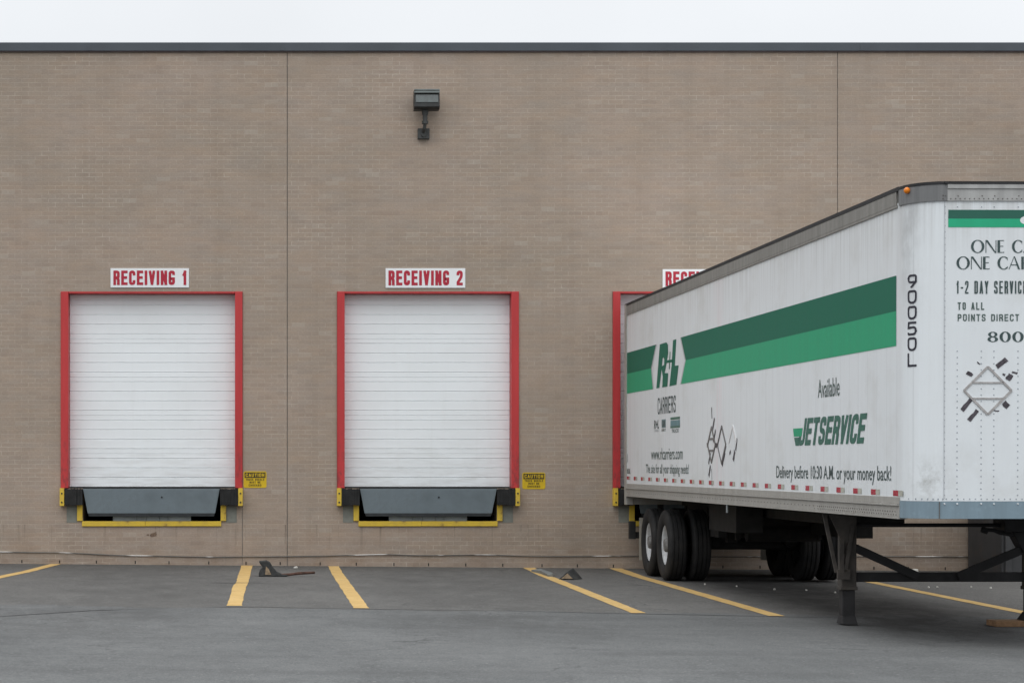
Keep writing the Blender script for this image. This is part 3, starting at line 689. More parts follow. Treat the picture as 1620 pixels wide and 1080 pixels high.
# ------------------------------------------------------------------ cable along the foot of the wall
pts = []
cz = [(-7,.24),(-4.4,.235),(-3.6,.225),(-2.2,.175),(-1.0,.155),(-.3,.16),(.6,.17),(1.15,.185),(1.7,.195),(2.3,.18),(3.2,.19),(4.2,.165),(5.4,.17),(7,.16),(9.2,.165),(11.0,.16),(13,.16)]
for i in range(len(cz)-1):
    for k in range(6):
        t = k/6; t2 = t*t*(3-2*t); pts.append((cz[i][0]+(cz[i+1][0]-cz[i][0])*t, -.014, cz[i][1]+(cz[i+1][1]-cz[i][1])*t2))
tag(MB().tube(pts, .008, 8).build('wall_cable', mat_cable(), smooth=True), 'thin sagging cable with pale patches running along the foot of the brick wall', 'cable')

# ------------------------------------------------------------------ wheel chocks and litter on the pavement
C0 = thing('wheel_chock', 'black rubber wheel chock with a rusty bar lying near the wall between two lines', 'wheel chock', (-.26, -2.75, gz(-.26, -2.75)))
zc = gz(0, -2.75)
prof = [(-.28,0),(.13,0),(.14,.03),(.06,.035),(-.02,.075),(-.08,.14),(-.12,.21),(-.17,.235),(-.28,.225),(-.265,.19),(-.225,.14),(-.26,.10),(-.28,.05)]
m = MB(); m.prism([(a, zc+b) for a, b in prof], -2.85, -2.67); m.build('wedge', chkm, C0, bevel=.012)
m = MB(); m.prism([(-.19,zc+.03),(-.10,zc+.03),(-.14,zc+.12),(-.175,zc+.15)], -2.858, -2.848); m.build('side_recess', sand, C0)
MB().tube([(-.10,-2.83,zc+.02),(.16,-2.80,zc+.03),(.30,-2.76,zc+.045),(.53,-2.60,zc+.05)], [.018,.02,.022,.018], 8).build('rusty_bar', rust, C0)
C1 = thing('wheel_chock', 'black wedge wheel chock with a tan triangular end lying on a yellow line', 'wheel chock', (4.16, -2.95, gz(4.16, -2.95)))
z1_ = gz(4.16, -2.95)
m = MB(); m.add([(4.02,-3.06,z1_),(4.25,-3.12,z1_),(4.15,-3.08,z1_+.115),(4.14,-2.72,z1_),(4.42,-2.78,z1_),(4.28,-2.74,z1_+.165)], [(0,1,2),(5,4,3),(0,2,5,3),(1,4,5,2),(0,3,4,1)])
m.build('wedge', chkm, C1, bevel=.012)
m = MB(); m.add([(4.065,-3.085,z1_+.018),(4.225,-3.125,z1_+.018),(4.15,-3.10,z1_+.095)], [(0,1,2)]); m.build('end_face', sand, C1)
m = MB()
gq = [(3.88,-1.05),(4.02,-1.0),(4.12,-1.6),(4.05,-2.3),(3.98,-2.28),(3.96,-1.6)]
m.v = [(a,b,gz(a,b)+.005) for a,b in gq] + [(a,b,gz(a,b)+.03+.02*(i%2)) for i,(a,b) in enumerate(gq)]
m.f = [tuple(range(6)), tuple(range(6,12))[::-1]] + [(i,(i+1)%6,(i+1)%6+6,i+6) for i in range(6)]
tag(m.build('mat_strip', plain('grey_strip',(.16,.17,.165),.8)), 'flat grey strip of debris lying behind the tan ended wheel chock', 'debris')
def scrap(x, y, s, label, grp=None):
    m = MB(); n = 6; z = gz(x, y)
    r = [(x+s*random.uniform(.6,1.2)*math.cos(k*6.283/n), y+s*random.uniform(.6,1.2)*math.sin(k*6.283/n)) for k in range(n)]
    m.v = [(a,b,z+.004) for a,b in r] + [(a*.9+x*.1,b*.9+y*.1,z+.02+random.uniform(0,s*.5)) for a,b in r]
    m.f = [tuple(range(n)), tuple(range(n,2*n))[::-1]] + [(i,(i+1)%n,(i+1)%n+n,i+n) for i in range(n)]
    return tag(m.build('litter_scrap', paper), label, 'litter', grp)
scrap(.27, -.62, .032, 'small pale scrap of litter near the wall behind the rusty chock bar')
scrap(9.98, -.30, .075, 'crumpled pale litter at the wall foot seen between the trailer legs')
lab = 'tiny white crumb of litter scattered on the asphalt under the trailer'
for px, py in ((5.9,-4.2),(6.6,-5.3),(7.0,-5.4),(7.25,-5.9),(6.25,-4.6),(9.55,-4.3),(9.75,-4.5),(10.15,-4.7),(9.95,-5.4),(8.9,-4.5),(9.05,-4.4)):
    scrap(px, py, .013, lab, 'white crumbs of litter under the trailer')

# ------------------------------------------------------------------ dark shape against the wall behind the trailer
K_ = thing('boxy_shape', 'dark grey boxy shape standing at the wall behind the trailer landing legs', 'shape', (12.4, -.9, gz(12.4,-.9)))
gzc = gz(12.4, -.9)
MB().box(10.86, 13.9, -1.7, -.15, gzc+.02, 1.25).build('shape_body', shapem, K_, bevel=.02)  # plain dark ribbed box at the wall foot
m = MB()
for xx in (10.95, 11.7, 12.45, 13.2, 13.8): m.box(xx-.05, xx+.05, -1.76, -1.705, gzc+.05, 1.2)
m.build('side_rib', shapem, K_, bevel=.008)
MB().box(10.82, 13.94, -1.78, -.12, 1.252, 1.33).build('top_rim', shapem, K_, bevel=.01)

# ------------------------------------------------------------------ semi trailer (local: x = across, -y = towards the front, z = up)
TR = thing('semi_trailer', 'white box semi trailer with green stripes and lettering backed against the third dock door', 'trailer', (5.446, -.27, 0), None, (.0075, 0, .0129))
TL, U1, RU, RW, WD = 14.34, 13.98, .36, .30, 2.6
def bl(mb, name, mat, parent=None, **kw): return mb.build(name, mat, TR, parent=parent, local=True, **kw)
ARC = 14
def plan(off=0.0, rear=0.0):
    """outline of the box seen from above, from the rear left round the front to the rear right"""
    P = [(-off, rear)]
    for u in (3, 6, 9, 12, 13.88, 13.96): P.append((-off, u))
    for k in range(ARC+1):
        t = math.pi/2*k/ARC; P.append((RW - (RW+off)*math.cos(t), U1 + (RU+off)*math.sin(t)))
    P += [(WD/2, TL+off)]
    for k in range(ARC+1):
        t = math.pi/2*(1-k/ARC); P.append((WD - RW + (RW+off)*math.cos(t), U1 + (RU+off)*math.sin(t)))
    P.append((WD+off, rear)); return P
def ringwall(mb, off, z0, z1, th=.02, rear=0.0, sel=None):
    A = plan(off, rear); B = plan(off-th, rear); n = len(A)
    idx = range(n) if sel is None else [i for i in range(n) if sel(*A[i])]
    A = [A[i] for i in idx]; B = [B[i] for i in idx]; n = len(A)
    vs = [(w,-u,z0) for w,u in A]+[(w,-u,z1) for w,u in A]+[(w,-u,z1) for w,u in B]+[(w,-u,z0) for w,u in B]
    fs = []
    for i in range(n-1):
        fs += [(i,i+1,n+i+1,n+i),(n+i,n+i+1,2*n+i+1,2*n+i),(2*n+i,2*n+i+1,3*n+i+1,3*n+i),(3*n+i,3*n+i+1,i+1,i)]
    fs += [(0,n,2*n,3*n),(n-1,2*n-1,3*n-1,4*n-1)]
    mb.add(vs, fs)
ARCL = [0.0]; _p = None
def arcpt(phi, off=0.0): return (RW-(RW+off)*math.cos(phi), U1+(RU+off)*math.sin(phi))
def skinpt(off):                      # on the long left side: a = distance from the rear
    return lambda a, b: (-off, -a, b)
def frontpt(off): return lambda a, b: (a, -(TL+off), b)
def cornerpt(phi0, off):              # wrapped round the left front corner, a = arc length from phi0
    def f(a, b):
        ph = phi0 + a/.33; w_, u_ = arcpt(ph, off); return (w_, -u_, b)
    return f
m = MB(); ringwall(m, 0, 1.285, 3.98, .04); shell = bl(m, 'box_shell', skin)
# graphics share one thin offset each
m = MB(); ringwall(m, .012, 3.965, 4.084, .05, sel=lambda w, u: u < 13.9 and w < 1); tr = bl(m, 'top_rail', railtop)
m = MB(); m.box(-.016, .03, -13.95, 0, 4.086, 4.122); bl(m, 'rail_cap', blk, tr)
m = MB(); m.box(-.0135, .02, -13.9, 0, 3.938, 3.962); bl(m, 'rail_lip', railtop, tr)
m = MB(); ringwall(m, .012, 3.965, 4.075, .05, sel=lambda w, u: u < 13.9 and w > 1); bl(m, 'top_rail', railtop)
m = MB(); ringwall(m, .014, 3.945, 4.09, .05, sel=lambda w, u: u > 13.9 and w < .35); cc = bl(m, 'corner_cap', raildk)
m = MB(); ringwall(m, .018, 4.092, 4.116, .05, sel=lambda w, u: u > 13.9 and w < .35); bl(m, 'cap_edge', blk, cc)
m = MB(); ringwall(m, .014, 3.945, 4.07, .05, sel=lambda w, u: u > 13.9 and w > 2.25); bl(m, 'corner_cap', raildk)
m = MB(); m.box(.272, WD-.272, -(TL+.012), -(TL-.03), 3.945, 4.052); fr = bl(m, 'front_rail', aluF)
m = MB(); m.box(.30, WD-.30, -(TL+.022), -(TL-.03), 4.054, 4.092); bl(m, 'front_rail_bead', aluF, fr)
m = MB(); m.box(.272, WD-.272, -(TL+.026), -(TL-.03), 4.094, 4.112); bl(m, 'front_rail_edge', blk, fr)
m = MB(); P = plan(.0); n = len(P)                     # slightly crowned roof sheet
m.v = [(w_,-u_,4.12) for w_,u_ in P] + [(WD/2,-u_,4.155) for u_ in (0, TL-.6)]
m.f = [(i,i+1,n if P[i][1] < 7 else n+1) for i in range(n-1)] + [(n-1,0,n),(4,5,n+1)]
m.f = [tuple(range(n))[::-1]]
m.v = m.v[:n]; top = [(WD/2+(w_-WD/2)*.9,-(u_*.985),4.14) for w_,u_ in P]; m.v += top
m.f += [(i,i+1,n+i+1,n+i) for i in range(n-1)] + [tuple(range(n,2*n))]
bl(m, 'roof_sheet', roofm)
# lower side rails, both sides
for s in (0, 1):
    x = (lambda v: v) if s == 0 else (lambda v: WD - v)
    m = MB()
    for a, z0, z1 in ((-.010,1.255,1.318),(-.028,1.236,1.254),(-.012,1.135,1.235),(-.022,1.118,1.134)):
        xa, xb = sorted((x(a), x(.06))); m.box(xa, xb, -13.985, -.12, z0, z1)
    lr = bl(m, 'bottom_rail', alu, bevel=.003)
    if s == 0:
        m = MB()
        u = .3
        while u < 13.9:
            m.box(-.0155, -.011, -u-.007, -u+.007, 1.178, 1.190)
            if u > 11: m.box(-.0155, -.011, -u-.035, -u-.023, 1.150, 1.162)
            u += .075 if u > 11.2 else .15
        bl(m, 'rail_rivets', rivd, lr)
m = MB(); ringwall(m, .006, 1.13, 1.283, .04, sel=lambda w, u: u > 13.97); ap = bl(m, 'front_apron', bluep)
m = MB(); w_, u_ = arcpt(math.pi/2-.02); m.box(.235, .24, -(TL+.009), -(TL+.0005), 1.132, 1.281); bl(m, 'apron_seam', rivd, ap)
m = MB(); m.box(.05, WD-.05, -(TL-.42), -.05, 1.20, 1.26); bl(m, 'floor', under)
# rear frame and doors
m = MB(); m.box(-.018, .10, -.16, .0, .985, 4.11); m.box(WD-.10, WD+.018, -.16, 0, .985, 4.11); m.box(.1, WD-.1, -.15, 0, 3.9, 4.105); m.box(.1, WD-.1, -.15, 0, .99, 1.27)
bl(m, 'rear_frame', alu, bevel=.006)
for xa, xb in ((.105, WD/2-.005), (WD/2+.005, WD-.105)): bl(MB().box(xa, xb, -.08, -.02, 1.275, 3.895), 'rear_door', roofm)
# rivets
def dots(mb, spots, r, h, fr=True):
    for a, b in spots:
        n = 6; o = len(mb.v)
        for k in range(n): t = 6.2832*k/n; mb.v.append((a+r*math.cos(t), -(TL+.0008), b+r*math.sin(t)))
        for k in range(n): t = 6.2832*k/n; mb.v.append((a+r*.6*math.cos(t), -(TL+h), b+r*.6*math.sin(t)))
        mb.f += [(o+k, o+(k+1)%n, o+n+(k+1)%n, o+n+k) for k in range(n)] + [tuple(o+n+k for k in range(n))]
cols = [.282+.327*k for k in range(7)] + [.395+.327*k for k in range(6)]
sp = []
for c in cols:
    if c > WD-.25: continue
    z = 1.34
    while z < 3.93:
        if z < 2.62 or z > 3.87 or abs(c-.282) < .01: sp.append((c, z))
        z += .0555
k = .04
while k < WD-.1: 
    if k > .27: sp.append((k, 1.305))
    k += .052
m = MB(); dots(m, sp, .0068, .004); bl(m, 'rivets', rivm, shell)
m = MB(); sp = []; k = .03
while k < .30:
    w_, u_ = arcpt(math.acos(max(-1, min(1, 1-k/.3)))); m.box(w_-.006, w_+.006, -u_-.004, -u_+.004, 1.299, 1.311); k += .04
bl(m, 'corner_rivets', rivm, shell)
m = MB(); sp = []
for c in cols: sp += [(c, 1.262)]
o0 = len(m.v); dots(m, sp, .010, .016); bl(m, 'apron_bolts', rivw, ap)
m = MB(); sp = []; k = .33
while k < WD-.3: sp.append((k, 3.965)); k += .042
for c in cols: sp += [(c, 3.99)]
for c in (.262,): sp += [(c, 3.995), (c, 3.965)]
m2 = MB(); dots(m2, sp, .0075, .018); bl(m2, 'rail_rivets', rivd, fr)
m = MB(); m.box(.276, .283, -(TL+.004), -TL, 1.31, 3.94); bl(m, 'corner_seam', plain('seam_grey', (.5,.52,.54), .5), shell)
# stripes on the long side
def poly(mb, pts, fn): mb.add([fn(a, b) for a, b in pts], [tuple(range(len(pts)))])
f1 = skinpt(.003); f2 = skinpt(.0055)
dkz0, dkz1 = (3.354, 3.026, 2.719), (3.328, 3.005, 2.689)
def zs(i, u): return dkz0[i] + (dkz1[i]-dkz0[i])*u/13.86
HXL = [(2.56, None), (2.185, None), (2.33, None)]; HXR = [(4.21, None), (4.53, None), (4.215, None)]
def stripe(i, j, ua0, ua1, ub0, ub1, mat):     # between heights i (top) and j; left end ua0->ua1, right end ub0->ub1
    m = MB(); n = 8; P0 = []
    for k in range(n+1):
        t = k/n; ut = ua0+(ub0-ua0)*t; ub_ = ua1+(ub1-ua1)*t; m.v += [f1(ut, zs(i, ut)), f1(ub_, zs(j, ub_))]
    m.f = [(2*k, 2*k+1, 2*k+3, 2*k+2) for k in range(n)]
    return bl(m, 'stripe', mat)
stripe(0, 1, .012, .012, 2.50, 2.13, gdk); stripe(1, 2, .012, .012, 2.13, 2.27, ggr)
stripe(0, 1, 4.27, 4.59, 13.86, 13.86, gdk); stripe(1, 2, 4.59, 4.28, 13.86, 13.86, ggr)
m = MB()
for (a, i), (b, j), wd in (((2.50,0),(2.13,1),.06),((2.13,1),(2.27,2),.06),((4.21,0),(4.53,1),.06),((4.53,1),(4.22,2),.06)):
    poly(m, [(a, zs(i,a)), (b, zs(j,b)), (b+wd, zs(j,b)), (a+wd, zs(i,a))], f1)
bl(m, 'emblem_outline', greyo)
m = MB()
poly(m, [(2.788,3.336),(3.058,3.336),(3.0,3.15),(2.946,3.022),(2.754,2.713),(2.534,2.714)], f1)
poly(m, [(3.045,3.338),(3.271,3.337),(3.376,3.298),(3.392,3.179),(3.303,3.065),(3.107,3.027),(3.114,3.104),(3.062,3.14),(2.984,3.12)], f1)
poly(m, [(2.892,3.01),(3.122,3.029),(3.303,3.066),(3.138,2.909),(3.394,2.897),(3.336,2.711),(2.971,2.713),(3.001,2.869)], f1)
poly(m, [(3.30,3.082),(3.74,3.076),(3.725,3.038),(3.285,3.045)], f1); poly(m, [(3.52,3.19),(3.56,3.19),(3.50,2.95),(3.46,2.95)], f2)
poly(m, [(3.731,3.341),(3.956,3.341),(3.857,2.979),(4.116,2.974),(3.968,2.713),(3.485,2.709),(3.645,3.019)], f1)
bl(m, 'emblem', gdk)
def side_text(body, u0, u1, base, cap, mat, bold=0.0, shear=0.0, tilt=0.0):
    m = MB(); fn = skinpt(.003)
    lettering(m, body, lambda a, b: fn(a, b + tilt*(a-u0)), u0, u1, base, cap, bold, 1.0, shear); return bl(m, 'lettering', mat)
m = MB(); block(m, 'CARRIERS', skinpt, .003, 2.64, 3.92, 2.335, .235, .13, .16); bl(m, 'lettering', txt)
side_text('www.rlcarriers.com', 2.14, 4.40, 1.685, .165, txtg, .006)
side_text('The site for all your shipping needs!', 1.74, 4.80, 1.488, .130, txtg, .004)
side_text('Available', 11.22, 12.02, 2.30, .185, txtg, .006)
side_text('Delivery before 10:30 A.M. or your money back!', 9.50, 13.72, 1.463, .135, txt, .006)
m = MB(); block(m, 'JETSERVICE', skinpt, .003, 10.44, 12.84, 1.814, .288, .20, .07, .45, rr=.16, ax=1.45); bl(m, 'lettering', jetg)
m = MB(); poly(m, [(10.225,2.0),(10.62,2.0),(10.575,1.912),(10.26,1.912)], f1); bl(m, 'swoosh', ggr)
m = MB(); poly(m, [(10.27,1.902),(10.50,1.902),(10.47,1.813),(10.33,1.813)], f1); bl(m, 'swoosh', jetg)
# three small emblems under the name
m = MB(); lettering(m, 'R+L', f1, 2.36, 2.72, 2.13, .125, .03, 1.0, .2); bl(m, 'small_emblem', txt)
m = MB(); lettering(m, 'CARRIERS', f1, 2.36, 2.70, 2.085, .035, .005); bl(m, 'lettering', greyo)
m = MB(); poly(m, [(2.93,2.135),(3.22,2.135),(3.22,2.255),(2.93,2.255)], f1); bl(m, 'small_emblem', plain('grey_blue_block', (.16,.24,.25), .5))
m = MB(); lettering(m, 'GIR', f2, 2.96, 3.19, 2.15, .085, .02); bl(m, 'lettering', txt)
m = MB(); lettering(m, 'DIRECT', f1, 2.93, 3.24, 2.085, .035, .01); bl(m, 'lettering', txtg)
m = MB(); poly(m, [(3.56,2.235),(4.21,2.235),(4.21,2.27),(3.56,2.27)], f1); poly(m, [(3.56,2.12),(4.21,2.12),(4.21,2.145),(3.56,2.145)], f1); bl(m, 'small_emblem', plain('emblem_green', (.05,.14,.10), .5))
m = MB(); poly(m, [(3.56,2.147),(4.21,2.147),(4.21,2.225),(3.56,2.225)], f1); bl(m, 'small_emblem', plain('emblem_blue', (.12,.22,.24), .5))
m = MB(); lettering(m, 'TRUCK', f1, 3.64, 4.14, 2.055, .05, .012); bl(m, 'lettering', txtg)
m = MB(); poly(m, [(.14,1.65),(.24,1.65),(.24,1.775),(.14,1.775)], f1); bl(m, 'data_plate', greyo)
side_text('90050L', .06, .46, 1.47, .08, txtg, .01)
# reflective tape along the side
for k in range(24):
    u = .155 + .588*k + (.0 if k < 23 else .10); z = 1.335 if False else 1.405 - .055*u/14
    m = MB()
    fn = skinpt(.003); h = .026
    poly(m, [(u,z-h),(u+.155,z-h),(u+.155,z+h),(u,z+h)], fn); r_ = bl(m, 'reflector', reflr)
    m = MB(); poly(m, [(u+.156,z-h),(u+.285,z-h),(u+.285,z+h),(u+.156,z+h)], fn); bl(m, 'white_segment', reflw, r_)
# placard frames on the side: square frames standing on a corner
def diamond(mb, a, b, h, wid, fn0, sides=(1,1,1,1), bars=False, th=.008):
    P = [(a, b+h), (a+h, b), (a, b-h), (a-h, b)]
    def seg(p, q, wd):
        dx, dy = q[0]-p[0], q[1]-p[1]; L_ = math.hypot(dx, dy); nx, ny = -dy/L_*wd/2, dx/L_*wd/2
        q4 = [(p[0]+nx,p[1]+ny),(q[0]+nx,q[1]+ny),(q[0]-nx,q[1]-ny),(p[0]-nx,p[1]-ny)]
        mb.add([fn0(*t, .001) for t in q4]+[fn0(*t, th) for t in q4], [(3,2,1,0),(4,5,6,7),(0,1,5,4),(1,2,6,5),(2,3,7,6),(3,0,4,7)])
    for i in range(4):
        if sides[i]: seg(P[i], P[(i+1) % 4], wid*sides[i])
    if bars:
        for bb in (h*.33, -h*.33): seg((a-h*.66, b+bb), (a+h*.66, b+bb), wid*.7)
    return seg
sfn = lambda a, b, o: (-o, -a, b); ffn = lambda a, b, o: (a, -(TL+o), b)
m = MB(); diamond(m, 6.19, 1.865, .225, .035, sfn, bars=True); bl(m, 'placard_frame', plain('worn_frame', (.16,.15,.145), .5))
m = MB(); diamond(m, 6.77, 1.855, .235, .03, sfn, (1,1.6,.6,1)); bl(m, 'placard_frame', plain('worn_frame_dark', (.12,.115,.115), .5))
m = MB(); seg = diamond(m, 7.37, 1.875, .205, .045, sfn, (1,0,0,.5)); bl(m, 'placard_frame', frml)
def marks(lst, fn, name='tape_mark'):
    for (a0,b0,a1,b1,wd) in lst:
        mm = MB(); dx, dy = a1-a0, b1-b0; L_ = math.hypot(dx, dy); nx, ny = -dy/L_*wd/2, dx/L_*wd/2; vs = []
        for s_, (a, b) in ((1,(a0,b0)),(1,(a0+dx*.33,b0+dy*.33)),(1,(a0+dx*.66,b0+dy*.66)),(1,(a1,b1)),(-1,(a1,b1)),(-1,(a0+dx*.66,b0+dy*.66)),(-1,(a0+dx*.33,b0+dy*.33)),(-1,(a0,b0))):
            j = random.uniform(.82, 1.1); vs.append((a+s_*nx*j+random.uniform(-.004,.004), b+s_*ny*j+random.uniform(-.004,.004)))
        poly(mm, vs, lambda a, b: fn(a, b, .0035)); bl(mm, name, tapem)
marks([(6.19,2.34,6.21,2.20,.03),(6.36,2.20,6.24,2.05,.05),(6.42,2.05,6.30,1.90,.05),(5.98,1.87,5.92,1.86,.06),(6.02,1.62,6.12,1.76,.05),(6.03,1.46,6.13,1.60,.06),(6.20,1.56,6.22,1.34,.02),(6.40,1.86,6.50,1.85,.06),(6.80,1.60,6.95,1.76,.05),(7.20,1.74,7.26,1.78,.04),(7.40,1.66,7.48,1.78,.07),(7.52,1.78,7.60,1.93,.05),(7.44,2.02,7.48,1.96,.03)], sfn)
# front lettering and graphics
g1 = frontpt(.003)
m = MB(); poly(m, [(.311,3.790),(2.28,3.790),(2.28,3.867),(.311,3.867)], g1); bl(m, 'front_stripe', gft)
m = MB(); poly(m, [(.311,3.713),(2.28,3.713),(2.28,3.789),(.311,3.789)], g1); bl(m, 'front_stripe', gfl)
m = MB(); m.add([g1(.985+.06*math.cos(k*.3927)*.6, 3.765+.03*math.sin(k*.3927)) if False else frontpt(.0045)(1.0+.05*math.cos(k*.3927), 3.775+.035*math.sin(k*.3927)) for k in range(16)], [tuple(range(16))]); bl(m, 'front_emblem', rivw)
m = MB(); roman(m, 'ONE CALL', g1, .514, 3.487, .112, .09); bl(m, 'lettering', txt)
m = MB(); roman(m, 'ONE CARRIER', g1, .385, 3.341, .112, .09); bl(m, 'lettering', txt)
def front_text(body, a0, a1, base, cap, mat, bold=0.0):
    m = MB(); lettering(m, body, g1, a0, a1, base, cap, bold); return bl(m, 'lettering', mat)
m = MB(); block(m, '1-2 DAY SERVICE', frontpt, .003, .385, 1.012, 3.125, .113, .115, .13); bl(m, 'lettering', txt)
m = MB(); block(m, 'TO ALL', frontpt, .003, .397, .634, 2.982, .066, .165, .22); bl(m, 'lettering', txtg)
m = MB(); block(m, 'POINTS DIRECT', frontpt, .003, .397, .944, 2.882, .062, .165, .22); bl(m, 'lettering', txtg)
m = MB(); roman(m, '800', g1, .663, 2.698, .09, .12, 1.15); bl(m, 'lettering', txt)
m = MB(); diamond(m, .667, 2.267, .212, .019, ffn, bars=True); bl(m, 'placard_frame', frm)
marks([(.745,2.475,.835,2.545,.044),(.845,2.36,.875,2.41,.045),(.805,2.40,.815,2.415,.03),(.48,2.43,.53,2.40,.03),(.60,2.50,.57,2.52,.012),(.44,2.09,.52,2.19,.036),(.50,2.00,.575,2.09,.04),(.81,2.16,.85,2.12,.05),(.88,2.43,.93,2.42,.02),(.72,2.09,.77,2.085,.01)], ffn)
# vertical number on the rounded corner
for i, ch in enumerate('90050L'):
    z = 3.188 - i*.1405; m = MB()
    block(m, ch, lambda o: cornerpt(.40, o), .004, 0, .104, z, .122, .155, .1, step=.02, rr=.4); bl(m, 'lettering', txk)
# amber marker lamp on the corner
w_, u_ = arcpt(.45, .03); m = MB()
bm = bmesh.new(); bmesh.ops.create_uvsphere(bm, u_segments=14, v_segments=10, radius=.029)
m.add([(v.co.x+w_, v.co.y-u_, v.co.z+4.062) for v in bm.verts], [tuple(v.index for v in f.verts) for f in bm.faces]) if not bm.verts.index_update() else None
bm.free(); bl(m, 'marker_lamp', amber, smooth=True)
# wheels: two axles, twin tyres
def tyre_prof(wd, r, rr):
    h = wd/2
    P = [(-h*.72, rr), (-h*.9, rr+.02), (-h, r*.80), (-h*.96, r*.92), (-h*.80, r*.985), (-h*.70, r)]
    for gx in (-.45, 0, .45):
        P += [(h*gx-.009, r), (h*gx-.007, r-.012), (h*gx+.007, r-.012), (h*gx+.009, r)]
    P += [(h*.70, r), (h*.80, r*.985), (h*.96, r*.92), (h, r*.80), (h*.9, rr+.02), (h*.72, rr)]
    return P
for u in (1.52, 2.74):
    for xc, outer in ((.185, -1), (.525, 0), (WD-.525, 0), (WD-.185, 1)):
        wz = .455
        t = MB().lathe((xc, -u, wz), tyre_prof(.27, .508, .292), 56); ty = bl(t, 'wheel', tyre, smooth=True)
        mod = ty.modifiers.new('e', 'EDGE_SPLIT'); mod.split_angle = R(50)
        s = -1 if outer <= 0 else 1
        prof = [(s*.075, .300), (s*.092, .288), (s*.07, .272), (s*.02, .262), (s*-.03, .245), (s*-.045, .17), (s*-.01, .13), (s*.03, .115), (s*.035, .05), (s*.036, .001)]
        rm = MB().lathe((xc, -u, wz), prof, 40); r_ = bl(rm, 'rim', rimm if outer else under, ty, smooth=True)  # inner rims coloured black to stand for the shade under the trailer
        if outer:
            hb = MB().lathe((xc, -u, wz), [(s*.0, .11), (s*.09, .10), (s*.11, .085), (s*.112, .001)], 24); bl(hb, 'hub', hubm, ty)
            nb = MB()
            for k in range(10): a = k*.6283; nb.tube([(xc-s*.02, -u+.165*math.cos(a), wz+.165*math.sin(a)), (xc+s*.02, -u+.165*math.cos(a), wz+.165*math.sin(a))], .014, 6)
            bl(nb, 'wheel_nuts', hubm, ty)
    m = MB(); m.tube([(.4,-u,.455),(WD-.4,-u,.455)], .065, 14); m.tube([(.75,-u-.22,.52),(.75,-u-.02,.52)], .09, 12); m.tube([(WD-.75,-u-.22,.52),(WD-.75,-u-.02,.52)], .09, 12); bl(m, 'axle', under)
m = MB()                                                     # suspension slider: rails, hangers, springs
for x in (.82, WD-.94):
    m.box(x, x+.12, -4.6, -.35, .98, 1.19); m.box(x+.01, x+.11, -3.75, -.6, .86, .978)
    for u in (.75, 2.12, 3.45): m.prism([(-u-.16,.86),(-u+.16,.86),(-u+.07,.52),(-u-.07,.52)], x-.01, x+.13, 'x')
    for u in (1.52, 2.74): m.box(x+.02, x+.10, -u-.48, -u+.48, .60, .66); m.box(x, x+.12, -u-.12, -u+.12, .50, .70)
for u in (.6, 2.1, 3.5, 4.4): m.box(.82, WD-.82, -u-.07, -u+.07, .82, 1.0)
m.box(.9, WD-.9, -4.5, -3.7, .78, .98); m.box(.62, .74, -3.8, -3.3, .60, .9)
m.box(.45, .80, -5.6, -4.0, .72, 1.12); m.box(WD-.8, WD-.45, -5.9, -4.2, .66, 1.12); m.box(.85, WD-.85, -8.5, -4.6, .92, 1.15)  # dark boxes added to fill out the darkness under the trailer
for q in range(9):  # random hanging pieces, added to make the underside darker
    xq = .9 + .17*q + random.uniform(-.05,.05); uq = random.uniform(2.9, 4.4); hq = random.uniform(.56,.74); m.box(xq, xq+random.uniform(.05,.16), -uq-.1, -uq, hq, .98)
bl(m, 'suspension', under)
for xh in (.72, 1.0, 1.62, 1.88):
    bl(MB().tube([(xh,-4.3,.9),(xh+.05,-3.6,.62),(xh-.04,-3.0,.58),(xh+.03,-2.5,.62),(xh,-1.9,.55)], .014, 8), 'air_hose', under, smooth=True)
for xb_ in (.78, WD-.78):
    for ub in (1.05, 2.27): bl(MB().tube([(xb_,-ub,.60),(xb_,-ub-.03,.60),(xb_,-ub-.20,.60)], [.06,.095,.095], 14), 'brake_chamber', under)
m = MB(); m.tube([(.95,-4.05,.68),(1.95,-4.05,.68)], .13, 18); bl(m, 'air_tank', under, smooth=False)
for xa, xb in ((.075, .66), (WD-.66, WD-.075)): bl(MB().box(xa, xb, -.80, -.785, .15, .80), 'mud_flap', flapm)
m = MB(); m.box(.06, WD-.06, -.12, -.02, .46, .56); m.box(.5, .58, -.11, -.03, .56, 1.0); m.box(WD-.58, WD-.5, -.11, -.03, .56, 1.0); m.box(.05, .14, -.14, -.01, .45, .72)
bl(m, 'underride_guard', under)
m = MB(); m.box(-.012, .0, -7.11, -7.06, 1.02, 1.13); bl(m, 'hanging_tag', palest)
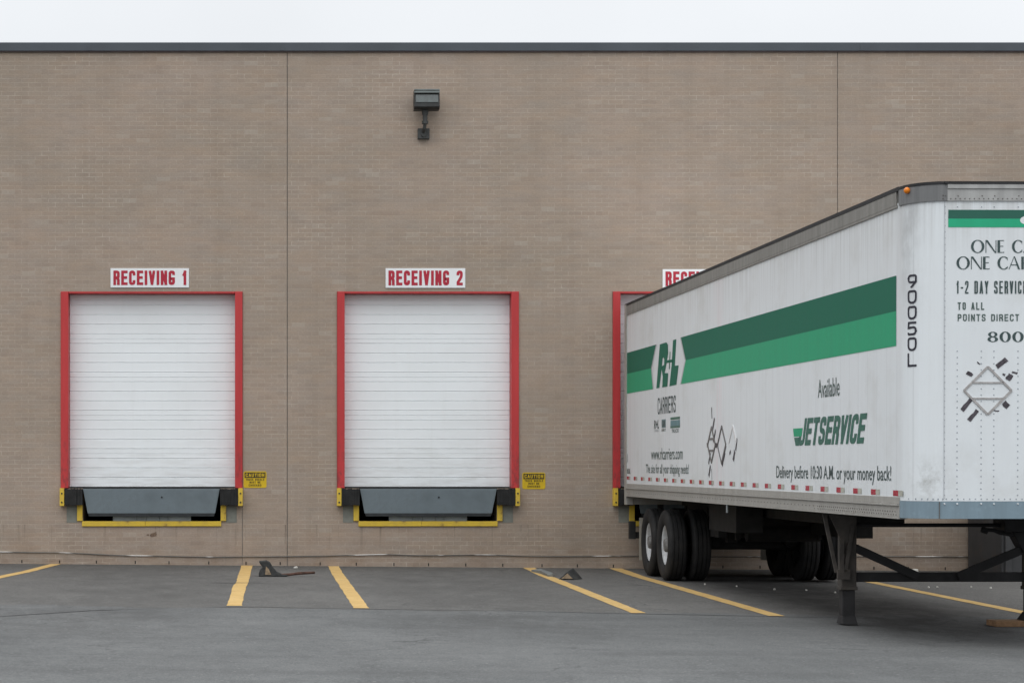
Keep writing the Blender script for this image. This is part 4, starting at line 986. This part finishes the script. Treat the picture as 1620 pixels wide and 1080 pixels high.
# landing gear
def leg(x, zf, s):
    u = 11.25
    m = MB(); m.box(x-.078, x+.078, -u-.078, -u+.078, .335, 1.20); L_ = bl(m, 'landing_leg', legm, bevel=.012)
    m = MB(); m.box(x-.086, x+.086, -u-.086, -u+.086, .318, .356); bl(m, 'collar', legm, L_, bevel=.006)
    m = MB(); m.box(x-.066, x+.066, -u-.066, -u+.066, zf+.07, .32); bl(m, 'inner_tube', legd, L_, bevel=.01)
    m = MB(); z0, z1 = zf, zf+.085; a, b = .115 if s > 0 else .08, .07
    m.add([(x-a,-u-.12,z0),(x+a,-u-.12,z0),(x+a,-u+.12,z0),(x-a,-u+.12,z0),(x-b,-u-.07,z1),(x+b,-u-.07,z1),(x+b,-u+.07,z1),(x-b,-u+.07,z1)], [(0,3,2,1),(4,5,6,7),(0,1,5,4),(1,2,6,5),(2,3,7,6),(3,0,4,7)])
    bl(m, 'foot', legd, L_, bevel=.008)
    m = MB(); o_ = -1 if s < 0 else 1                            # gusset plate and the two stays down to the clamp
    m.prism([(x+o_*.235, 1.14), (x-o_*.06, 1.14), (x-o_*.06, .90), (x+o_*.02, .80), (x+o_*.075, .80)][::o_], u*-1-.10, u*-1-.082)
    bl(m, 'gusset', legm, L_)
    m = MB(); m.bar((x+o_*.255, -u-.04, 1.12), (x+o_*.125, -u-.05, .50), .035); m.bar((x+o_*.085, -u-.098, .84), (x+o_*.085, -u-.098, .47), .045, .03); m.bar((x-o_*.03, -u-.10, .98), (x+o_*.05, -u-.10, .50), .035, .03)
    m.box(min(x+o_*.13, x+o_*.0), max(x+o_*.13, x), -u-.115, -u-.08, .43, .53)
    bl(m, 'stay', legm, L_)
    return L_
leg(.297, -.035, -1); leg(2.215, .002, 1)
m = MB(); u = 11.25
m.box(.376, 2.137, -u-.03, -u+.03, .40, .498); bl(m, 'cross_bar', legd, bevel=.006)
for xa, xb in ((.37, 1.02), (2.14, 1.43)):
    m = MB(); m.bar((xa,-u-.05,.75),(xb,-u-.05,.455),.085,.04,(0,1,0)); bl(m, 'cross_brace', legd)
m = MB(); m.tube([(.35,-u,.985),(2.18,-u,.985)], .020, 12); bl(m, 'drive_shaft', legd)
m = MB(); m.tube([(1.66,-u-.1,.945),(1.78,-u-.11,.935),(1.84,-u-.11,.91),(1.98,-u-.12,.885)], .02, 8); m.tube([(1.66,-u-.1,.945),(1.72,-u-.1,.925)], .032, 8); bl(m, 'crank_handle', legd)
m = MB(); m.box(1.88, 2.5, -u-.16, -u+.2, .92, 1.20); m.prism([(1.98,.92),(2.45,.92),(2.32,.70),(2.10,.70)], -u-.09, -u+.09); bl(m, 'gear_box', legd, bevel=.01)
m = MB(); m.box(.2, 2.4, -u-.12, -u+.12, 1.13, 1.2); m.prism([(.41,1.13),(.50,1.13),(.46,1.09)], -u-.08, -u+.02); bl(m, 'mounting_beam', under)

# block of wood under the right landing foot
from mathutils import Euler
pt = Matrix.Translation((5.446,-.27,0)) @ Euler((.0075,0,.0129)).to_matrix().to_4x4() @ Vector((2.215,-11.25,.002))
gzb = gz(pt.x, pt.y); WB = MB().box(pt.x-.42, pt.x+.36, pt.y-.16, pt.y+.15, gzb+.002, pt.z-.001)
tag(WB.build('wood_block', woodm, bevel=.008), 'flat orange brown timber block under the right landing foot of the trailer', 'timber block')
